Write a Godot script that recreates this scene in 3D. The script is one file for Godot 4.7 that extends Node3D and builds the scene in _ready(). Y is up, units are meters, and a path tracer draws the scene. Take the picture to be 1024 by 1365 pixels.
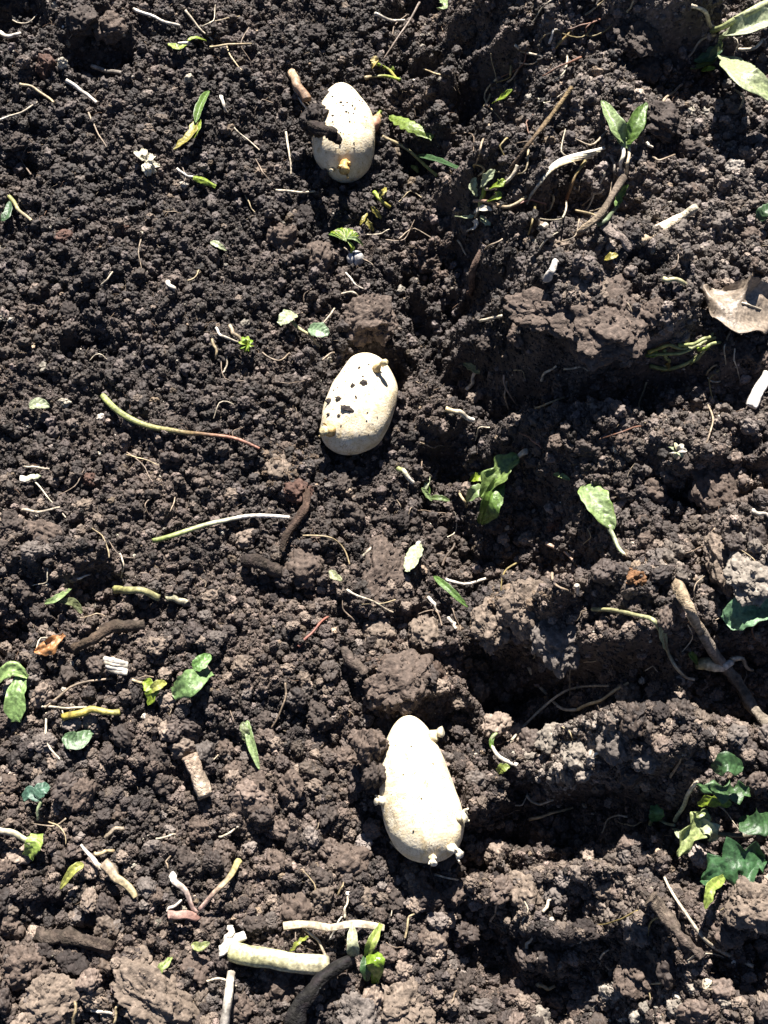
extends Node3D
# A freshly dug furrow of dark garden soil with three sprouting seed potatoes, seen from above in hard sun.
# Photo coordinates (1024 x 1365) are turned into ground points once, by meeting the sight line with the soil surface.

const EYE := Vector3(0.0, 0.85, 0.0)
const PITCH := 68.0
const FOV := 48.0
const FOCAL := 1532.9

var rng := RandomNumberGenerator.new()
var n_broad := FastNoiseLite.new()
var n_lump := FastNoiseLite.new()
var n_grain := FastNoiseLite.new()
var n_cell := FastNoiseLite.new()
var n_ridge := FastNoiseLite.new()
var n_tone := FastNoiseLite.new()
var n_tone2 := FastNoiseLite.new()
var n_shape := FastNoiseLite.new()
var n_gran := FastNoiseLite.new()
var axis_z := PackedFloat32Array()
var axis_x := PackedFloat32Array()
var bumps := []
var mats := {}
var taken := {}
var soil_grain: ImageTexture
var soil_relief: ImageTexture
var leaf_relief: ImageTexture
var skin_tone: ImageTexture
var skin_relief: ImageTexture
var wood_tone: ImageTexture
var fleck_mask: ImageTexture
var crumb_at := []          # crumbs stuck to clods: [transform, colour]
var landmarks := []         # [px, py, words]
var labelled := []          # things whose label is composed after all are placed
var clod_spots := []
var ico_cache := {}
var busy := {}              # ground cells where stalks and leaves lie

# ---------------------------------------------------------------- numbers

func sight(px: float, py: float) -> Vector3:
	var p := deg_to_rad(PITCH)
	var f := Vector3(0, -sin(p), -cos(p))
	var u := Vector3(0, cos(p), -sin(p))
	return (f + Vector3.RIGHT * ((px - 512.0) / FOCAL) + u * ((682.5 - py) / FOCAL)).normalized()

func flat(px: float, py: float, y := 0.0) -> Vector3:
	var d := sight(px, py)
	return EYE + d * ((y - EYE.y) / d.y)

func spot(px: float, py: float, lift := 0.0) -> Vector3:
	var d := sight(px, py)
	var t := (0.14 - EYE.y) / d.y
	var p := EYE + d * t
	var step := 0.005
	for k in 90:
		if p.y <= soil(p.x, p.z) + lift:
			break
		p += d * step
	for k in 7:
		step *= 0.5
		p += d * (step if p.y > soil(p.x, p.z) + lift else -step)
	return p

func metre(p: Vector3, pixels: float) -> float:
	var a := deg_to_rad(PITCH)
	return pixels * (p - EYE).dot(Vector3(0, -sin(a), -cos(a))) / FOCAL

func furrow(z: float) -> float:
	var n := axis_z.size()
	if z <= axis_z[0]:
		return axis_x[0]
	for i in range(1, n):
		if z <= axis_z[i]:
			return lerpf(axis_x[i - 1], axis_x[i], (z - axis_z[i - 1]) / (axis_z[i] - axis_z[i - 1]))
	return axis_x[n - 1]

func rise(a: float, b: float, x: float) -> float:
	var t := clampf((x - a) / (b - a), 0.0, 1.0)
	return t * t * (3.0 - 2.0 * t)

func soil(x: float, z: float) -> float:
	var d := x - furrow(z) + n_broad.get_noise_2d(x + 3.0, z) * 0.022
	var h := -0.034
	if d < 0.0:
		h += 0.034 * rise(0.015, 0.25, -d)
	else:
		h += 0.095 * rise(0.03, 0.16, d) - 0.004 * rise(0.0, 0.04, d)
	h += n_broad.get_noise_2d(x, z) * (0.010 + 0.003 * rise(0.05, 0.15, d))
	var strip := rise(0.02, 0.045, d) * (1.0 - rise(0.085, 0.13, d))
	if strip > 0.0:
		h += strip * (n_ridge.get_noise_2d(x * 0.6, z) * 0.026 - 0.012)
	for b in bumps:
		var ex: float = (x - b[0]) / b[2]
		var ez: float = (z - b[1]) / b[3]
		var q := ex * ex + ez * ez
		if q < 1.0:
			h += b[4] * rise(0.0, 0.55, 1.0 - q)
	h += n_lump.get_noise_2d(x, z) * (0.008 + 0.003 * rise(0.02, 0.08, d))
	return h

func soil_fine(x: float, z: float) -> float:
	return soil(x, z) + n_grain.get_noise_2d(x, z) * 0.0058 - (n_cell.get_noise_2d(x, z) + 0.6) * 0.0042

func soil_colour(x: float, z: float) -> Color:
	var d := x - furrow(z)
	var t := n_tone.get_noise_2d(x, z) * 0.5 + 0.5
	var q := n_tone2.get_noise_2d(x, z) * 0.5 + 0.5
	var c := Color(0.071, 0.0605, 0.0575).lerp(Color(0.120, 0.093, 0.080), rise(0.45, 0.85, t) * 0.75)
	c = c.lerp(Color(0.205, 0.175, 0.158), rise(0.07, 0.20, d) * rise(0.30, 0.62, q) * 0.85)
	c = c.lerp(Color(0.135, 0.106, 0.091), rise(-0.55, -0.20, z) * rise(0.30, 0.60, q) * 0.8)
	c = c.lerp(Color(0.026, 0.022, 0.021), rise(0.55, 0.9, 1.0 - t) * 0.6)
	return c

# ---------------------------------------------------------------- materials

func noise_of(kind: int, freq: float, octaves: int, sd: int) -> FastNoiseLite:
	var n := FastNoiseLite.new()
	n.noise_type = kind as FastNoiseLite.NoiseType
	n.frequency = freq
	n.seed = sd
	n.fractal_type = FastNoiseLite.FRACTAL_FBM if octaves > 1 else FastNoiseLite.FRACTAL_NONE
	n.fractal_octaves = octaves
	return n

func tile_image(size: int, n: FastNoiseLite, ramp: Callable) -> ImageTexture:
	var src := n.get_seamless_image(size, size)
	src.convert(Image.FORMAT_L8)
	var raw := src.get_data()
	var im := Image.create(size, size, false, Image.FORMAT_RGB8)
	var out := PackedByteArray()
	out.resize(size * size * 3)
	for i in size * size:
		var c: Color = ramp.call(raw[i] / 255.0)
		out[i * 3] = int(clampf(c.r, 0, 1) * 255)
		out[i * 3 + 1] = int(clampf(c.g, 0, 1) * 255)
		out[i * 3 + 2] = int(clampf(c.b, 0, 1) * 255)
	im.set_data(size, size, false, Image.FORMAT_RGB8, out)
	return ImageTexture.create_from_image(im)

# cream skin with russet freckles and clinging grains of soil in patches
func skin_image(size: int) -> ImageTexture:
	var raws := []
	for e in [[0.014, 5, 14], [0.10, 2, 44], [0.007, 3, 45], [0.03, 3, 46]]:
		var im := noise_of(FastNoiseLite.TYPE_SIMPLEX_SMOOTH, e[0], e[1], e[2]).get_seamless_image(size, size)
		im.convert(Image.FORMAT_L8)
		raws.append(im.get_data())
	var out := PackedByteArray()
	out.resize(size * size * 3)
	for i in size * size:
		var v: float = raws[0][i] / 255.0
		var c := Color(1.0, 0.99, 0.965).lerp(Color(0.92, 0.87, 0.76), rise(0.45, 0.8, v))
		var patch := rise(0.48, 0.72, raws[2][i] / 255.0)
		var grain := rise(0.60, 0.70, raws[1][i] / 255.0)
		c = c.lerp(Color(0.42, 0.33, 0.25), grain * patch * 0.75)
		c = c.lerp(Color(0.78, 0.68, 0.54), rise(0.62, 0.78, raws[3][i] / 255.0) * 0.55)
		out[i * 3] = int(c.r * 255)
		out[i * 3 + 1] = int(c.g * 255)
		out[i * 3 + 2] = int(c.b * 255)
	return ImageTexture.create_from_image(Image.create_from_data(size, size, false, Image.FORMAT_RGB8, out))

func make_textures():
	soil_grain = tile_image(512, noise_of(FastNoiseLite.TYPE_SIMPLEX_SMOOTH, 0.035, 5, 11), func(v):
		var s: float = 0.55 + 0.45 * v
		if v > 0.74: s = 1.0
		return Color(s, s * 0.985, s * 0.965))
	var cell := noise_of(FastNoiseLite.TYPE_CELLULAR, 0.045, 3, 12)
	cell.cellular_return_type = FastNoiseLite.RETURN_DISTANCE
	soil_relief = tile_image(512, cell, func(v): return Color(1.0 - v, 1.0 - v, 1.0 - v))
	leaf_relief = tile_image(256, noise_of(FastNoiseLite.TYPE_SIMPLEX_SMOOTH, 0.03, 4, 13), func(v): return Color(v, v, v))
	skin_tone = skin_image(512)
	skin_relief = tile_image(512, noise_of(FastNoiseLite.TYPE_SIMPLEX_SMOOTH, 0.05, 4, 15), func(v): return Color(v, v, v))
	wood_tone = tile_image(256, noise_of(FastNoiseLite.TYPE_SIMPLEX_SMOOTH, 0.04, 4, 16), func(v):
		var s: float = 0.5 + 0.6 * v
		return Color(s, s * 0.97, s * 0.93))

func paint(c: Color) -> Color:
	return c.linear_to_srgb()

func soil_mat(key: String, c: Color, world := false, scale := 1.0, relief := 0.10) -> StandardMaterial3D:
	if mats.has(key):
		return mats[key]
	var m := StandardMaterial3D.new()
	m.resource_name = key
	m.albedo_color = paint(c)
	m.albedo_texture = soil_grain
	m.roughness = 0.78
	m.metallic_specular = 0.34
	m.uv1_triplanar = true
	m.uv1_world_triplanar = world
	m.uv1_scale = Vector3.ONE * scale
	m.heightmap_enabled = true
	m.heightmap_texture = soil_relief
	m.heightmap_scale = relief
	mats[key] = m
	return m

func plant_mat(key: String, c: Color, leafy := false, rough := 0.55, spec := 0.5) -> StandardMaterial3D:
	var id := key + str(c) + str(leafy)
	if mats.has(id):
		return mats[id]
	var m := StandardMaterial3D.new()
	m.resource_name = key
	m.albedo_color = paint(c)
	m.vertex_color_use_as_albedo = true
	m.roughness = rough
	m.metallic_specular = spec
	m.uv1_triplanar = true
	m.uv1_world_triplanar = true
	m.uv1_scale = Vector3.ONE * (26.0 if leafy else 22.0)
	m.albedo_texture = wood_tone
	m.heightmap_enabled = true
	m.heightmap_texture = leaf_relief
	m.heightmap_scale = 0.05
	if leafy:
		m.backlight_enabled = true
		m.backlight = Color(0.5, 0.5, 0.4)
	mats[id] = m
	return m

# ---------------------------------------------------------------- mesh helpers

func finish(v: PackedVector3Array, idx: PackedInt32Array, col := PackedColorArray()) -> ArrayMesh:
	var nrm := PackedVector3Array()
	nrm.resize(v.size())
	for i in range(0, idx.size(), 3):
		var a := idx[i]
		var b := idx[i + 1]
		var c := idx[i + 2]
		var n := (v[c] - v[a]).cross(v[b] - v[a])
		nrm[a] += n
		nrm[b] += n
		nrm[c] += n
	for i in nrm.size():
		nrm[i] = nrm[i].normalized()
	var arr := []
	arr.resize(Mesh.ARRAY_MAX)
	arr[Mesh.ARRAY_VERTEX] = v
	arr[Mesh.ARRAY_NORMAL] = nrm
	arr[Mesh.ARRAY_INDEX] = idx
	if col.size():
		arr[Mesh.ARRAY_COLOR] = col
	var m := ArrayMesh.new()
	m.add_surface_from_arrays(Mesh.PRIMITIVE_TRIANGLES, arr)
	return m

func ico(level: int) -> Array:
	if ico_cache.has(level):
		return ico_cache[level]
	var v := PackedVector3Array()
	var f := PackedInt32Array()
	if level == 0:
		var t := (1.0 + sqrt(5.0)) / 2.0
		for p in [[-1, t, 0], [1, t, 0], [-1, -t, 0], [1, -t, 0], [0, -1, t], [0, 1, t], [0, -1, -t], [0, 1, -t], [t, 0, -1], [t, 0, 1], [-t, 0, -1], [-t, 0, 1]]:
			v.append(Vector3(p[0], p[1], p[2]).normalized())
		# clockwise seen from outside
		for q in [[0, 5, 11], [0, 1, 5], [0, 7, 1], [0, 10, 7], [0, 11, 10], [1, 9, 5], [5, 4, 11], [11, 2, 10], [10, 6, 7], [7, 8, 1], [3, 4, 9], [3, 2, 4], [3, 6, 2], [3, 8, 6], [3, 9, 8], [4, 5, 9], [2, 11, 4], [6, 10, 2], [8, 7, 6], [9, 1, 8]]:
			f.append_array(PackedInt32Array(q))
	else:
		var low := ico(level - 1)
		v = low[0].duplicate()
		var lf: PackedInt32Array = low[1]
		var mid := {}
		for i in range(0, lf.size(), 3):
			var m := [0, 0, 0]
			for k in 3:
				var a := lf[i + k]
				var b := lf[i + (k + 1) % 3]
				var key := mini(a, b) * 100000 + maxi(a, b)
				if not mid.has(key):
					mid[key] = v.size()
					v.append(((v[a] + v[b]) * 0.5).normalized())
				m[k] = mid[key]
			f.append_array(PackedInt32Array([lf[i], m[0], m[2], lf[i + 1], m[1], m[0], lf[i + 2], m[2], m[1], m[0], m[1], m[2]]))
	ico_cache[level] = [v, f]
	return ico_cache[level]

# a lump of soil of radius about one: broken faces, swellings and granules
func clod_mesh(sd: int, level: int, angular: float, granule: float, squash := 0.75) -> ArrayMesh:
	var base := ico(level)
	var src: PackedVector3Array = base[0]
	var v := PackedVector3Array()
	v.resize(src.size())
	var r := RandomNumberGenerator.new()
	r.seed = sd * 77 + 5
	var cuts := []
	for k in 9:
		cuts.append([Vector3(r.randfn(), r.randfn(), r.randfn()).normalized(), r.randf_range(0.62, 0.95)])
	var sc := Vector3(r.randf_range(0.85, 1.2), squash * r.randf_range(0.85, 1.15), r.randf_range(0.75, 1.05))
	var off := Vector3(sd * 13.7, sd * 5.1, sd * 9.3)
	for i in src.size():
		var d := src[i]
		var rad := 1.0
		for c in cuts:
			var q: float = d.dot(c[0])
			if q > 0.05:
				rad = minf(rad, lerpf(1.0, c[1] / q, angular) if c[1] / q < 1.0 else rad)
		var p := d * 1.1 + off
		rad += 0.24 * n_shape.get_noise_3dv(p)
		rad += 0.13 * n_shape.get_noise_3dv(p * 2.7 + Vector3(31, 7, 3))
		if level > 2:
			rad -= granule * (n_gran.get_noise_3dv(p * 1.0) + 0.7)
			rad -= granule * 0.55 * (n_gran.get_noise_3dv(p * 2.3 + Vector3(5, 5, 5)) + 0.7)
			if level > 3:
				rad += 0.045 * n_shape.get_noise_3dv(p * 9.0)
		else:
			rad -= granule * 0.8 * (n_gran.get_noise_3dv(p * 0.5) + 0.7)
		v[i] = d * rad * sc
	return finish(v, base[1])

func smooth_path(p: Array, per: int) -> Array:
	var out := []
	var n := p.size()
	if n < 3:
		for k in per + 1:
			out.append(p[0].lerp(p[1], k / float(per)))
		return out
	for i in n - 1:
		var a: Vector3 = p[maxi(i - 1, 0)]
		var b: Vector3 = p[i]
		var c: Vector3 = p[i + 1]
		var d: Vector3 = p[mini(i + 2, n - 1)]
		for k in per:
			out.append(b.cubic_interpolate(c, a, d, k / float(per)))
	out.append(p[n - 1])
	return out

# swept stalk; widths given as half widths along the path, aspect = thickness / width
func tube_mesh(path: Array, radius: Callable, sides: int, aspect: float, rough: float, tint: Callable, sd: int, org: Vector3, roll := 0.0) -> ArrayMesh:
	var v := PackedVector3Array()
	var col := PackedColorArray()
	var idx := PackedInt32Array()
	var n := path.size()
	for i in n:
		var t := i / float(n - 1)
		var dir: Vector3 = (path[mini(i + 1, n - 1)] - path[maxi(i - 1, 0)]).normalized()
		var side := dir.cross(Vector3.UP)
		side = side.normalized() if side.length() > 0.05 else Vector3.RIGHT
		side = side.rotated(dir, roll)
		var up := side.cross(dir).normalized()
		var rad: float = radius.call(t)
		for k in sides:
			var a := TAU * k / sides
			var rr := rad * (1.0 + rough * (0.55 * n_shape.get_noise_3d(t * 1.6 + sd * 3.0, cos(a) * 2.2, sin(a) * 2.2 + sd) + 0.35 * n_shape.get_noise_2d(t * 7.0, sd * 2.0)))
			v.append(path[i] - org + side * cos(a) * rr + up * sin(a) * rr * aspect)
			var streak := 1.0 + 0.55 * n_shape.get_noise_3d(cos(a) * 2.6 + sd, sin(a) * 2.6, t * 1.8) + 0.25 * n_shape.get_noise_3d(cos(a) * 6.0, sin(a) * 6.0 + sd, t * 5.0)
			var cc: Color = tint.call(t)
			col.append(Color(cc.r * streak, cc.g * streak, cc.b * streak))
	for i in n - 1:
		for k in sides:
			var a := i * sides + k
			var b := i * sides + (k + 1) % sides
			idx.append_array(PackedInt32Array([a, b, a + sides, b, b + sides, a + sides]))
	for e in 2:
		var c := v.size()
		var row := 0 if e == 0 else (n - 1) * sides
		v.append(path[0 if e == 0 else n - 1] - org)
		col.append(tint.call(float(e)))
		for k in sides:
			var a := row + k
			var b := row + (k + 1) % sides
			idx.append_array(PackedInt32Array([c, b, a] if e == 0 else [c, a, b]))
	return finish(v, idx, col)

# a leaf blade with thickness, a crease along the midrib, waves and lobes
func blade_mesh(path: Array, half: float, o: Dictionary, org: Vector3) -> ArrayMesh:
	var n := path.size()
	var across := 13
	var v := PackedVector3Array()
	var col := PackedColorArray()
	var idx := PackedInt32Array()
	var fold: float = o.get("fold", 0.25)
	var wave: float = o.get("wave", 0.12)
	var lobes: float = o.get("lobes", 0.0)
	var depth: float = o.get("lobe_depth", 0.35)
	var peak: float = o.get("peak", 0.45)
	var blunt: float = o.get("blunt", 0.0)
	var roll: float = o.get("roll", 0.0)
	var twist: float = o.get("twist", 0.0)
	var rib: Color = o.get("rib", Color(1.5, 1.35, 1.3))
	var edge: Color = o.get("edge", Color(1, 1, 1))
	var tip: Color = o.get("tip", Color(1, 1, 1))
	var sd: float = o.get("seed", 1.0)
	var thick := maxf(half * 0.028, 0.00022)
	for s in 2:
		for i in n:
			var t := i / float(n - 1)
			var dir: Vector3 = (path[mini(i + 1, n - 1)] - path[maxi(i - 1, 0)]).normalized()
			var side := dir.cross(Vector3.UP)
			side = (side.normalized() if side.length() > 0.05 else Vector3.RIGHT).rotated(dir, roll + twist * (t - 0.5))
			var up := side.cross(dir).normalized()
			var w := pow(maxf(t / peak, 0.0), 0.75) if t < peak else pow(maxf((1.0 - t) / (1.0 - peak), 0.0), 0.8)
			w = sin(clampf(w, 0, 1) * PI / 2)
			w = maxf(w, blunt * rise(0.0, 0.06, t) * (1.0 if blunt > 0.0 else 0.0))
			w = maxf(w, 0.02)
			for k in across:
				var u := k / float(across - 1) * 2.0 - 1.0
				var ww := half * w
				if lobes > 0.0:
					var ph := t * lobes + (0.5 if u < 0.0 else 0.0)
					ww *= 1.0 - depth * absf(u) * (1.0 - absf(fposmod(ph, 1.0) * 2.0 - 1.0))
				ww *= 1.0 + 0.14 * absf(u) * n_shape.get_noise_2d(t * 5.0 + sd * 7.0, signf(u) * 3.0 + sd)
				var lift := fold * absf(u) * ww + wave * half * absf(u) * n_shape.get_noise_3d(t * 2.6 + sd * 5.0, u * 1.2, sd)
				var vein := cos(t * 38.0 - absf(u) * 6.5)
				lift -= half * 0.06 * rise(0.2, 1.0, vein) * (1.0 - absf(u) * 0.5)
				v.append(path[i] - org + side * u * ww + up * (lift + (thick if s == 0 else -thick)))
				var c := Color(1, 1, 1).lerp(rib, clampf(1.0 - absf(u) * 7.0, 0, 1))
				c = c.lerp(rib, 0.45 * rise(0.55, 1.0, vein) * (1.0 - absf(u) * 0.6))
				c = c.lerp(edge, pow(absf(u), 3.0))
				c *= Color(1, 1, 1).lerp(tip, rise(0.55, 1.0, t))
				var mott := 1.0 + 0.28 * n_shape.get_noise_3d(t * 6.0 + sd, u * 3.0, sd * 2.0)
				col.append(Color(c.r * mott, c.g * mott, c.b * mott))
	var row := n * across
	for i in n - 1:
		for k in across - 1:
			var a := i * across + k
			var b := a + across
			idx.append_array(PackedInt32Array([a, b, a + 1, a + 1, b, b + 1]))
			idx.append_array(PackedInt32Array([row + a, row + a + 1, row + b, row + a + 1, row + b + 1, row + b]))
	for i in n - 1:
		var a := i * across
		var b := a + across
		idx.append_array(PackedInt32Array([a, row + a, b, b, row + a, row + b]))
		a += across - 1
		b += across - 1
		idx.append_array(PackedInt32Array([a, b, row + a, b, row + b, row + a]))
	return finish(v, idx, col)

# ---------------------------------------------------------------- things

func numbered(called: String) -> String:
	var n: int = taken.get(called, -1) + 1
	taken[called] = n
	return called if n == 0 else "%s_%03d" % [called, n]

func thing(called: String, at: Vector3, label: String, category: String, group := "") -> Node3D:
	var o := Node3D.new()
	o.name = numbered(called)
	add_child(o)
	o.position = at
	tag(o, label, category, group)
	return o

func tag(o: Node3D, label: String, category: String, group := ""):
	o.set_meta("label", label)
	o.set_meta("category", category)
	if group:
		o.set_meta("group", group)

func part(parent: Node, called: String, m: Mesh, mat: Material) -> MeshInstance3D:
	var o := MeshInstance3D.new()
	o.name = called
	o.mesh = m
	o.material_override = mat
	parent.add_child(o, true)
	return o

func single(called: String, m: Mesh, mat: Material, at: Vector3, label: String, category: String, group := "") -> MeshInstance3D:
	var o := MeshInstance3D.new()
	o.name = numbered(called)
	o.mesh = m
	o.material_override = mat
	add_child(o)
	o.position = at
	tag(o, label, category, group)
	return o

# photo points [x, y, lift in mm] laid over the soil
func laid(pts: Array, lift: float, per := 6) -> Array:
	var out := []
	for p in pts:
		var up: float = lift + (p[2] * 0.001 if p.size() > 2 else 0.0)
		out.append(spot(p[0], p[1], up))
	out = smooth_path(out, per)
	for p in out:
		busy[Vector2i(floori(p.x / 0.008), floori(p.z / 0.008))] = true
	return out

func is_busy(x: float, z: float, reach: int) -> bool:
	var c := Vector2i(floori(x / 0.008), floori(z / 0.008))
	for i in range(-reach, reach + 1):
		for j in range(-reach, reach + 1):
			if busy.has(c + Vector2i(i, j)):
				return true
	return false

func mark(px: float, py: float, words: String):
	landmarks.append([px, py, words])

func stalk_mesh(pts: Array, w0: float, w1: float, c0: Color, c1: Color, org: Variant, o := {}) -> Array:
	var first := spot(pts[0][0], pts[0][1])
	var r0 := metre(first, w0) * 0.5
	var r1 := metre(first, w1) * 0.5
	var path := laid(pts, maxf(r0, r1) * 0.8 + o.get("lift", 0.0025), o.get("per", 6))
	var base: Vector3 = org if org != null else path[0]
	var sd: int = int(pts[0][0] * 7 + pts[0][1] * 3) % 97
	var waist: float = o.get("swell", 0.0)
	if not o.has("straight"):
		for i in range(1, path.size() - 1):
			var w: float = i / float(path.size() - 1) * o.get("wander", 1.5)
			path[i] += Vector3(n_shape.get_noise_2d(w, sd), 0.5 * n_shape.get_noise_2d(w, sd + 40), n_shape.get_noise_2d(w, sd + 80)) * minf(r0 * 0.9 + 0.0008, 0.003) * sin(PI * i / float(path.size() - 1))
	var m := tube_mesh(path, func(t): return lerpf(r0, r1, t) * (1.0 + waist * sin(t * PI)), o.get("sides", 8), o.get("aspect", 0.9), o.get("rough", 0.9 if o.has("woody") else 0.26), func(t):
		var k := 1.0 + 0.35 * n_shape.get_noise_2d(t * 9.0 + sd, sd)
		var c := c0.lerp(c1, rise(0.1, 0.9, t))
		return Color(c.r * k, c.g * k, c.b * k), sd, base, o.get("roll", 0.0))
	return [m, base]

const WHITE := Color(1, 1, 1)
var stalk_mat: StandardMaterial3D
var wood_mat: StandardMaterial3D

func stalk(called: String, pts: Array, w0: float, w1: float, c0: Color, c1: Color, label: String, category: String, group := "", o := {}) -> MeshInstance3D:
	var r := stalk_mesh(pts, w0, w1, c0, c1, null, o)
	return single(called, r[0], wood_mat if o.has("woody") else stalk_mat, r[1], label, category, group)

func stalk_part(parent: Node3D, called: String, pts: Array, w0: float, w1: float, c0: Color, c1: Color, o := {}) -> MeshInstance3D:
	var r := stalk_mesh(pts, w0, w1, c0, c1, parent.position, o)
	return part(parent, called, r[0], wood_mat if o.has("woody") else stalk_mat)

func leaf_part(parent: Node3D, called: String, pts: Array, width: float, c: Color, o := {}) -> MeshInstance3D:
	var path := laid(pts, o.get("lift", 0.006), 40 / maxi(1, pts.size() - 1))
	var half := metre(path[0], width) * 0.5
	o["seed"] = fmod(pts[0][0] * 0.37 + pts[0][1] * 0.11, 17.0)
	var m := blade_mesh(path, half, o, parent.position)
	return part(parent, called, m, plant_mat("leaf", c, true, o.get("rough", 0.5), o.get("spec", 0.5)))

# a whole leaf: blade, with a stalk when stem points are given
func leaf(called: String, pts: Array, width: float, c: Color, label: String, o := {}, stem := [], stem_col := Color(0.3, 0.36, 0.16), stem_w := 4.0, group := "") -> Node3D:
	var at := spot(pts[0][0], pts[0][1], 0.002)
	var t := thing(called, at, label, "leaf", group)
	leaf_part(t, "blade", pts, width, c, o)
	if stem.size():
		stalk_part(t, "stalk", stem, stem_w, stem_w * 0.7, stem_col, stem_col)
	return t

# ---------------------------------------------------------------- the soil

func grid_line(lo: float, hi: float, step: float) -> PackedFloat32Array:
	var mid := PackedFloat32Array()
	var x := lo
	while x <= hi:
		mid.append(x)
		x += step
	var left := PackedFloat32Array()
	var right := PackedFloat32Array()
	var s := step
	var a := lo
	var b: float = mid[mid.size() - 1]
	while s < 6.0:
		s *= 1.13
		a -= s
		b += s
		left.append(a)
		right.append(b)
	left.reverse()
	left.append_array(mid)
	left.append_array(right)
	return left

func build_ground():
	var gx := grid_line(-0.41, 0.43, 0.0016)
	var gz := grid_line(-0.98, 0.08, 0.0016)
	var nx := gx.size()
	var nz := gz.size()
	var v := PackedVector3Array()
	var col := PackedColorArray()
	var idx := PackedInt32Array()
	v.resize(nx * nz)
	col.resize(nx * nz)
	idx.resize((nx - 1) * (nz - 1) * 6)
	var q := 0
	for j in nz:
		for i in nx:
			v[q] = Vector3(gx[i], soil_fine(gx[i], gz[j]), gz[j])
			col[q] = soil_colour(gx[i], gz[j])
			q += 1
	q = 0
	for j in nz - 1:
		for i in nx - 1:
			var a := j * nx + i
			idx[q] = a
			idx[q + 1] = a + 1
			idx[q + 2] = a + nx
			idx[q + 3] = a + 1
			idx[q + 4] = a + nx + 1
			idx[q + 5] = a + nx
			q += 6
	var m := soil_mat("dug soil", Color(1, 1, 1), true, 9.0, 0.14)
	m.vertex_color_use_as_albedo = true
	var o := MeshInstance3D.new()
	o.name = "ground"
	o.mesh = finish(v, idx, col)
	o.material_override = m
	o.set_meta("kind", "structure")
	o.set_meta("label", "dark crumbly dug garden soil with a planting furrow")
	add_child(o)

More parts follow.
